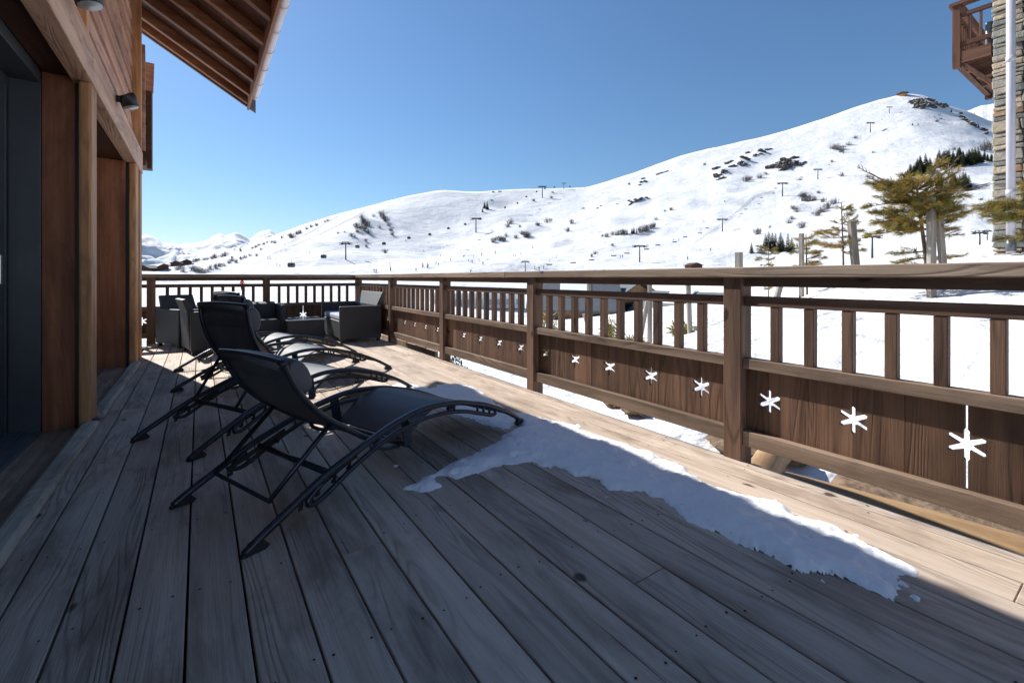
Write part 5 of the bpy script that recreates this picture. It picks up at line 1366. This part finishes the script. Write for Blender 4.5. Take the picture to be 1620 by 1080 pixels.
def outcrop(name, where, pts, size, seed, group='rock outcrops on the hillside'):
    """dark rock ribs breaking through the snow round the given sight lines, each knob a rock of its own"""
    rg = random.Random(seed)
    for j, (u, v) in enumerate(pts):
        vs, fs = [], []
        c = hit(u, v); dep = c.x*CF[0]+c.y*CF[1]; c0 = c
        for k in range(6):
            bm = bmesh.new(); bmesh.ops.create_icosphere(bm, subdivisions=2, radius=1)
            s = size/FP*dep*rg.uniform(.35, 1.0); ph = rg.uniform(0, 9)
            o_ = Vector((rg.gauss(0, .75)*s, rg.gauss(0, .5)*s, 0)) if k else Vector((0, 0, 0))
            cc = Vector((c.x+o_.x, c.y+o_.y, ground(c.x+o_.x, c.y+o_.y)))
            base = len(vs)
            for vt in bm.verts:
                n = vt.co; rr = 1+.35*math.sin(4*n.x+ph)*math.sin(5*n.y+ph)+.3*math.sin(9*n.z+ph*2)*math.cos(8*n.x)+.22*math.sin(17*n.x+ph)*math.sin(15*n.y-ph)
                vs.append(cc-c0+Vector((n.x*s*1.1*rr, n.y*s*.8*rr, n.z*s*.62*rr)))
            fs += [[base+q_.index for q_ in f.verts] for f in bm.faces]; bm.free()
        o = fast_mesh(name, vs, fs, M['rock']); o.location = c0
        props(o, 'dark rock, %s of the %s' % (nth(j), where), 'rock', group)
def c4(l): return [(1100+a/3.375, 120+bb/3.375) for a, bb in l]
def c3(l): return [(820+a/4.7, 220+bb/4.7) for a, bb in l]
outcrop('rock_outcrop', 'jagged rocks at the foot of the snow rib above mid-slope', c4([(110, 500), (115, 540), (135, 555), (150, 515), (175, 470), (190, 490)]), 5.0, 1)
outcrop('rock_outcrop', 'broken rocks along the middle of the snow rib', c4([(240, 470), (270, 440), (285, 415), (255, 480)]), 4.0, 2)
outcrop('rock_outcrop', 'small rocks topping the snow rib near the skyline', c4([(315, 430), (350, 400), (385, 400), (365, 410)]), 3.6, 3)
outcrop('rock_outcrop', 'slanting brown face beside a chairlift pylon', c4([(415, 490), (450, 475), (480, 490), (500, 465), (530, 445), (520, 480), (470, 505)]), 7.0, 4)
outcrop('rock_outcrop', 'two just past the slanting brown face', c4([(560, 475), (580, 470)]), 3.2, 5)
outcrop('rock_outcrop', 'broad rock cap under the summit', c4([(1160, 140), (1180, 155), (1210, 140), (1215, 165), (1245, 130), (1255, 160), (1280, 150), (1300, 165), (1240, 170), (1320, 160), (1190, 170), (1340, 168)]), 5.2, 6)
outcrop('rock_outcrop', 'rocky gully dropping towards the stone wall', c4([(1412, 205), (1425, 225), (1440, 240), (1460, 250), (1480, 265), (1530, 290), (1550, 315)]), 4.2, 7)
outcrop('rock_outcrop', 'cluster round a snow pocket mid-slope', c3([(830, 465), (850, 480), (830, 495), (870, 455), (880, 470), (905, 455), (950, 440)]), 3.2, 8)
outcrop('rock_outcrop', 'low line running from the mid-slope cluster', c3([(740, 488), (620, 500), (590, 520), (490, 520)]), 1.9, 9)
outcrop('rock_outcrop', 'little rock cone on the upper middle slope', c3([(930, 300), (915, 325), (945, 320), (900, 350)]), 2.8, 10)
outcrop('rock_outcrop', 'small rock scar high on the middle slope', c3([(1045, 265), (1095, 250), (1060, 262)]), 2.8, 11)
outcrop('rock_outcrop', 'scattered stones on the shoulder below the summit', c4([(1275, 225), (1300, 215), (1310, 232)]), 1.7, 12)
outcrop('rock_outcrop', 'boulders half under snow behind the windswept pine', c4([(985, 835), (1025, 830), (1100, 830), (1135, 825)]), 5, 13)
outcrop('rock_outcrop', 'few rocks at the skyline dip by the gondola', [(781, 305), (790, 304), (778, 318)], 2.0, 14)

# ------------------------------------------------------------------ buildings beyond the railing
def chalet(name, label, base, rz, w, d, hw, hr, wall, roofm, group=None, over=.5, snow_cap=False, wins=True):
    t = thing(name, label, 'house', base, rz, group)
    m = MB(1)
    m.prism([(-w/2, -3), (w/2, -3), (w/2, hw), (0, hw+hr*(w/(w+2*over))), (-w/2, hw)], lambda a, bb, c: (a, -d/2+c, bb), d, 'z'); m.build('wall', wall, t)
    sl = hr/(w/2+over); th = .14
    for s in (-1, 1):
        m = MB(2)
        e = (s*(w/2+over), hw-over*sl+.1); r_ = (0, hw+hr*(w/(w+2*over))+.12)
        P = [e, r_, (r_[0], r_[1]+th), (e[0], e[1]+th)]
        m.prism(P if s < 0 else P[::-1], lambda a, bb, c: (a, -d/2-over+c, bb), d+2*over); rf = m.build('roof', roofm, t)
        if snow_cap:
            m = MB(3); k0, k1 = (.42, .97)
            for (c0, c1) in ((d*.30, d*.68),):
                A = (e[0]*(1-k0), e[1]+(r_[1]-e[1])*k0+th); Bq = (e[0]*(1-k1), e[1]+(r_[1]-e[1])*k1+th)
                P = [A, Bq, (Bq[0], Bq[1]+.22), (A[0]*.98, A[1]+.18)]
                m.prism(P if s < 0 else P[::-1], lambda a, bb, c, c0=c0, c1=c1: (a, -d/2+c0+c*(c1-c0), bb), 1.0)
            m.build('roof_snow', M['snow_near'], rf, .06)
    if wins:
        for s in (-.25, .25):
            m = MB(4); m.box(s*w-.45, s*w+.45, -d/2-.03, -d/2-.005, hw-1.5, hw-.4, 'x'); m.build('window', M['pane'], t)
            m = MB(5); m.box(s*w-.55, s*w+.55, -d/2-.05, -d/2-.031, hw-.39, hw-.28, 'x'); m.build('window_trim', M['soffit'], t)
        for k in range(2):
            m = MB(6); yy = -d/4+k*d/2
            m.box(-w/2-.03, -w/2-.005, yy-.5, yy+.5, hw-1.5, hw-.4, 'x'); m.build('window', M['pane'], t)
    return t
def gat(u, dep, z=None):
    q_ = at_depth(u, 440, dep); return Vector((q_.x, q_.y, ground(q_.x, q_.y) if z is None else z))
# tiled chalet: roof slope towards us, ridge across the view
chalet('timber_chalet', 'orange timber chalet with dark tiled roof and patches of roof snow', gat(908, 41, -3.0), rt+math.pi/2-.12, 7.0, 6.6, 1.5, 2.3, M['tan'], M['tiles'], None, .7, True)
chalet('timber_chalet', 'orange-gabled chalet turned towards the deck beside the tiled one', gat(984, 43, -2.4), rt+.25, 4.4, 6, 1.5, 1.75, M['tan'], M['tiles'], None, .6)
chalet('timber_chalet', 'chalet half sunk behind the snow bank, only a grey roof corner showing', gat(1082, 36, -3.5), rt+.5, 3.6, 6, 2.0, 1.6, M['white'], M['tiles'], None, .7, True)
hp = hit(1097, 424); chalet('piste_hut', 'small brown piste hut with a low roof beyond the handrail', (hp.x, hp.y, hp.z-.4), rt+.2, 5.2, 5, 1.3, 1.1, M['soffit'], M['soffit'], None, .5, False, False)
for i, (u, v, w, lab) in enumerate(((236, 429, 6.5, 'distant dark chalet lowest beside the chalet wall'), (282, 421, 7, 'dark chalet roof at the foot of the bushy ridge'), (296, 418, 6, 'dark chalet roof partly behind the ridge bushes'), (256, 426, 5, 'small far chalet between the two dark roofs and the wall'))):
    p = hit(u, v); chalet('far_chalet', lab, (p.x, p.y, p.z), rt+.3*i, w, 8, 1.6, 1.9, M['soffit'], M['tiles'], 'chalets at the foot of the ridge', .9, i == 3, False)
p = hit(1427, 152.5); t = thing('summit_hut', 'round dark summit hut perched on the skyline', 'hut', (p.x, p.y, p.z), 0)
m = MB(1); m.tube([(0, 0, -3), (0, 0, 3.2)], 6.0, 14); m.build('wall', M['tan'], t)
m = MB(2); m.tube([(0, 0, 3.2), (0, 0, 4.2), (0, 0, 6.5)], 9.5, 14, taper=.25); m.build('roof', M['soffit'], t)
M['greypane'] = plain('grey_glazing', (.27, .30, .33), .2, 0, .6, .1)
# long white building down the bank
WB = thing('white_building', 'long white flat-roofed building below the bank with window bands', 'building', gat(765, 72, -6.2), rt+.10)
m = MB(1); m.box(-8.2, 6.6, 0, 8, -2, 4.6, 'x'); m.build('wall', M['white'], WB)
m = MB(2); m.box(-8.4, 6.8, -.3, 8.2, 4.601, 4.85, 'x'); m.build('roof', M['snow_near'], WB, .05)
for k in range(9):
    for z in (.6, 2.9):
        m = MB(3); x = -7.6+1.6*k; m.box(x, x+1.0, -.04, -.002, z, z+.9, 'x'); m.build('window', M['greypane'], WB)
m = MB(4); m.box(-8.25, 6.65, -.06, -.001, 2.1, 2.35, 'x'); m.build('band', M['pylon'], WB)

# slope netting along the groomed edge (posts and net)
def net(label, pts, name='piste_net'):
    t = thing(name, label, 'net', (0, 0, 0)); P = [hit(u, v) for u, v in pts]
    m = MB(1)
    for p in P: m.tube([(p.x, p.y, p.z-.2), (p.x, p.y, p.z+1.5)], .05, 5)
    m.build('post', M['dkpylon'], t)
    m = MB(2)
    for p, q_ in zip(P[:-1], P[1:]):
        for h in (.25, .5, .75, 1.0, 1.25, 1.4): m.tube([(p.x, p.y, p.z+h), (q_.x, q_.y, q_.z+h)], .03, 4)
    m.build('mesh', M['pylon'], t); t["kind"] = "thing"
    return t
def dens(pts, n=7):
    return [(a[0]+(bb[0]-a[0])*k/n, a[1]+(bb[1]-a[1])*k/n) for a, bb in zip(pts[:-1], pts[1:]) for k in range(n)]+[pts[-1]]
net('safety net curving down the white slope past the lower chairs', dens([(1100, 386), (1130, 365), (1160, 342), (1185, 320), (1198, 311), (1225, 305)]))
net('safety net along the edge of the groomed ridge run', dens([(430, 405), (478, 385), (520, 366), (560, 345), (578, 336)]))
net('upper fence line beside the skyline ridge run', dens([(450, 389), (490, 370), (520, 352), (535, 344)]))
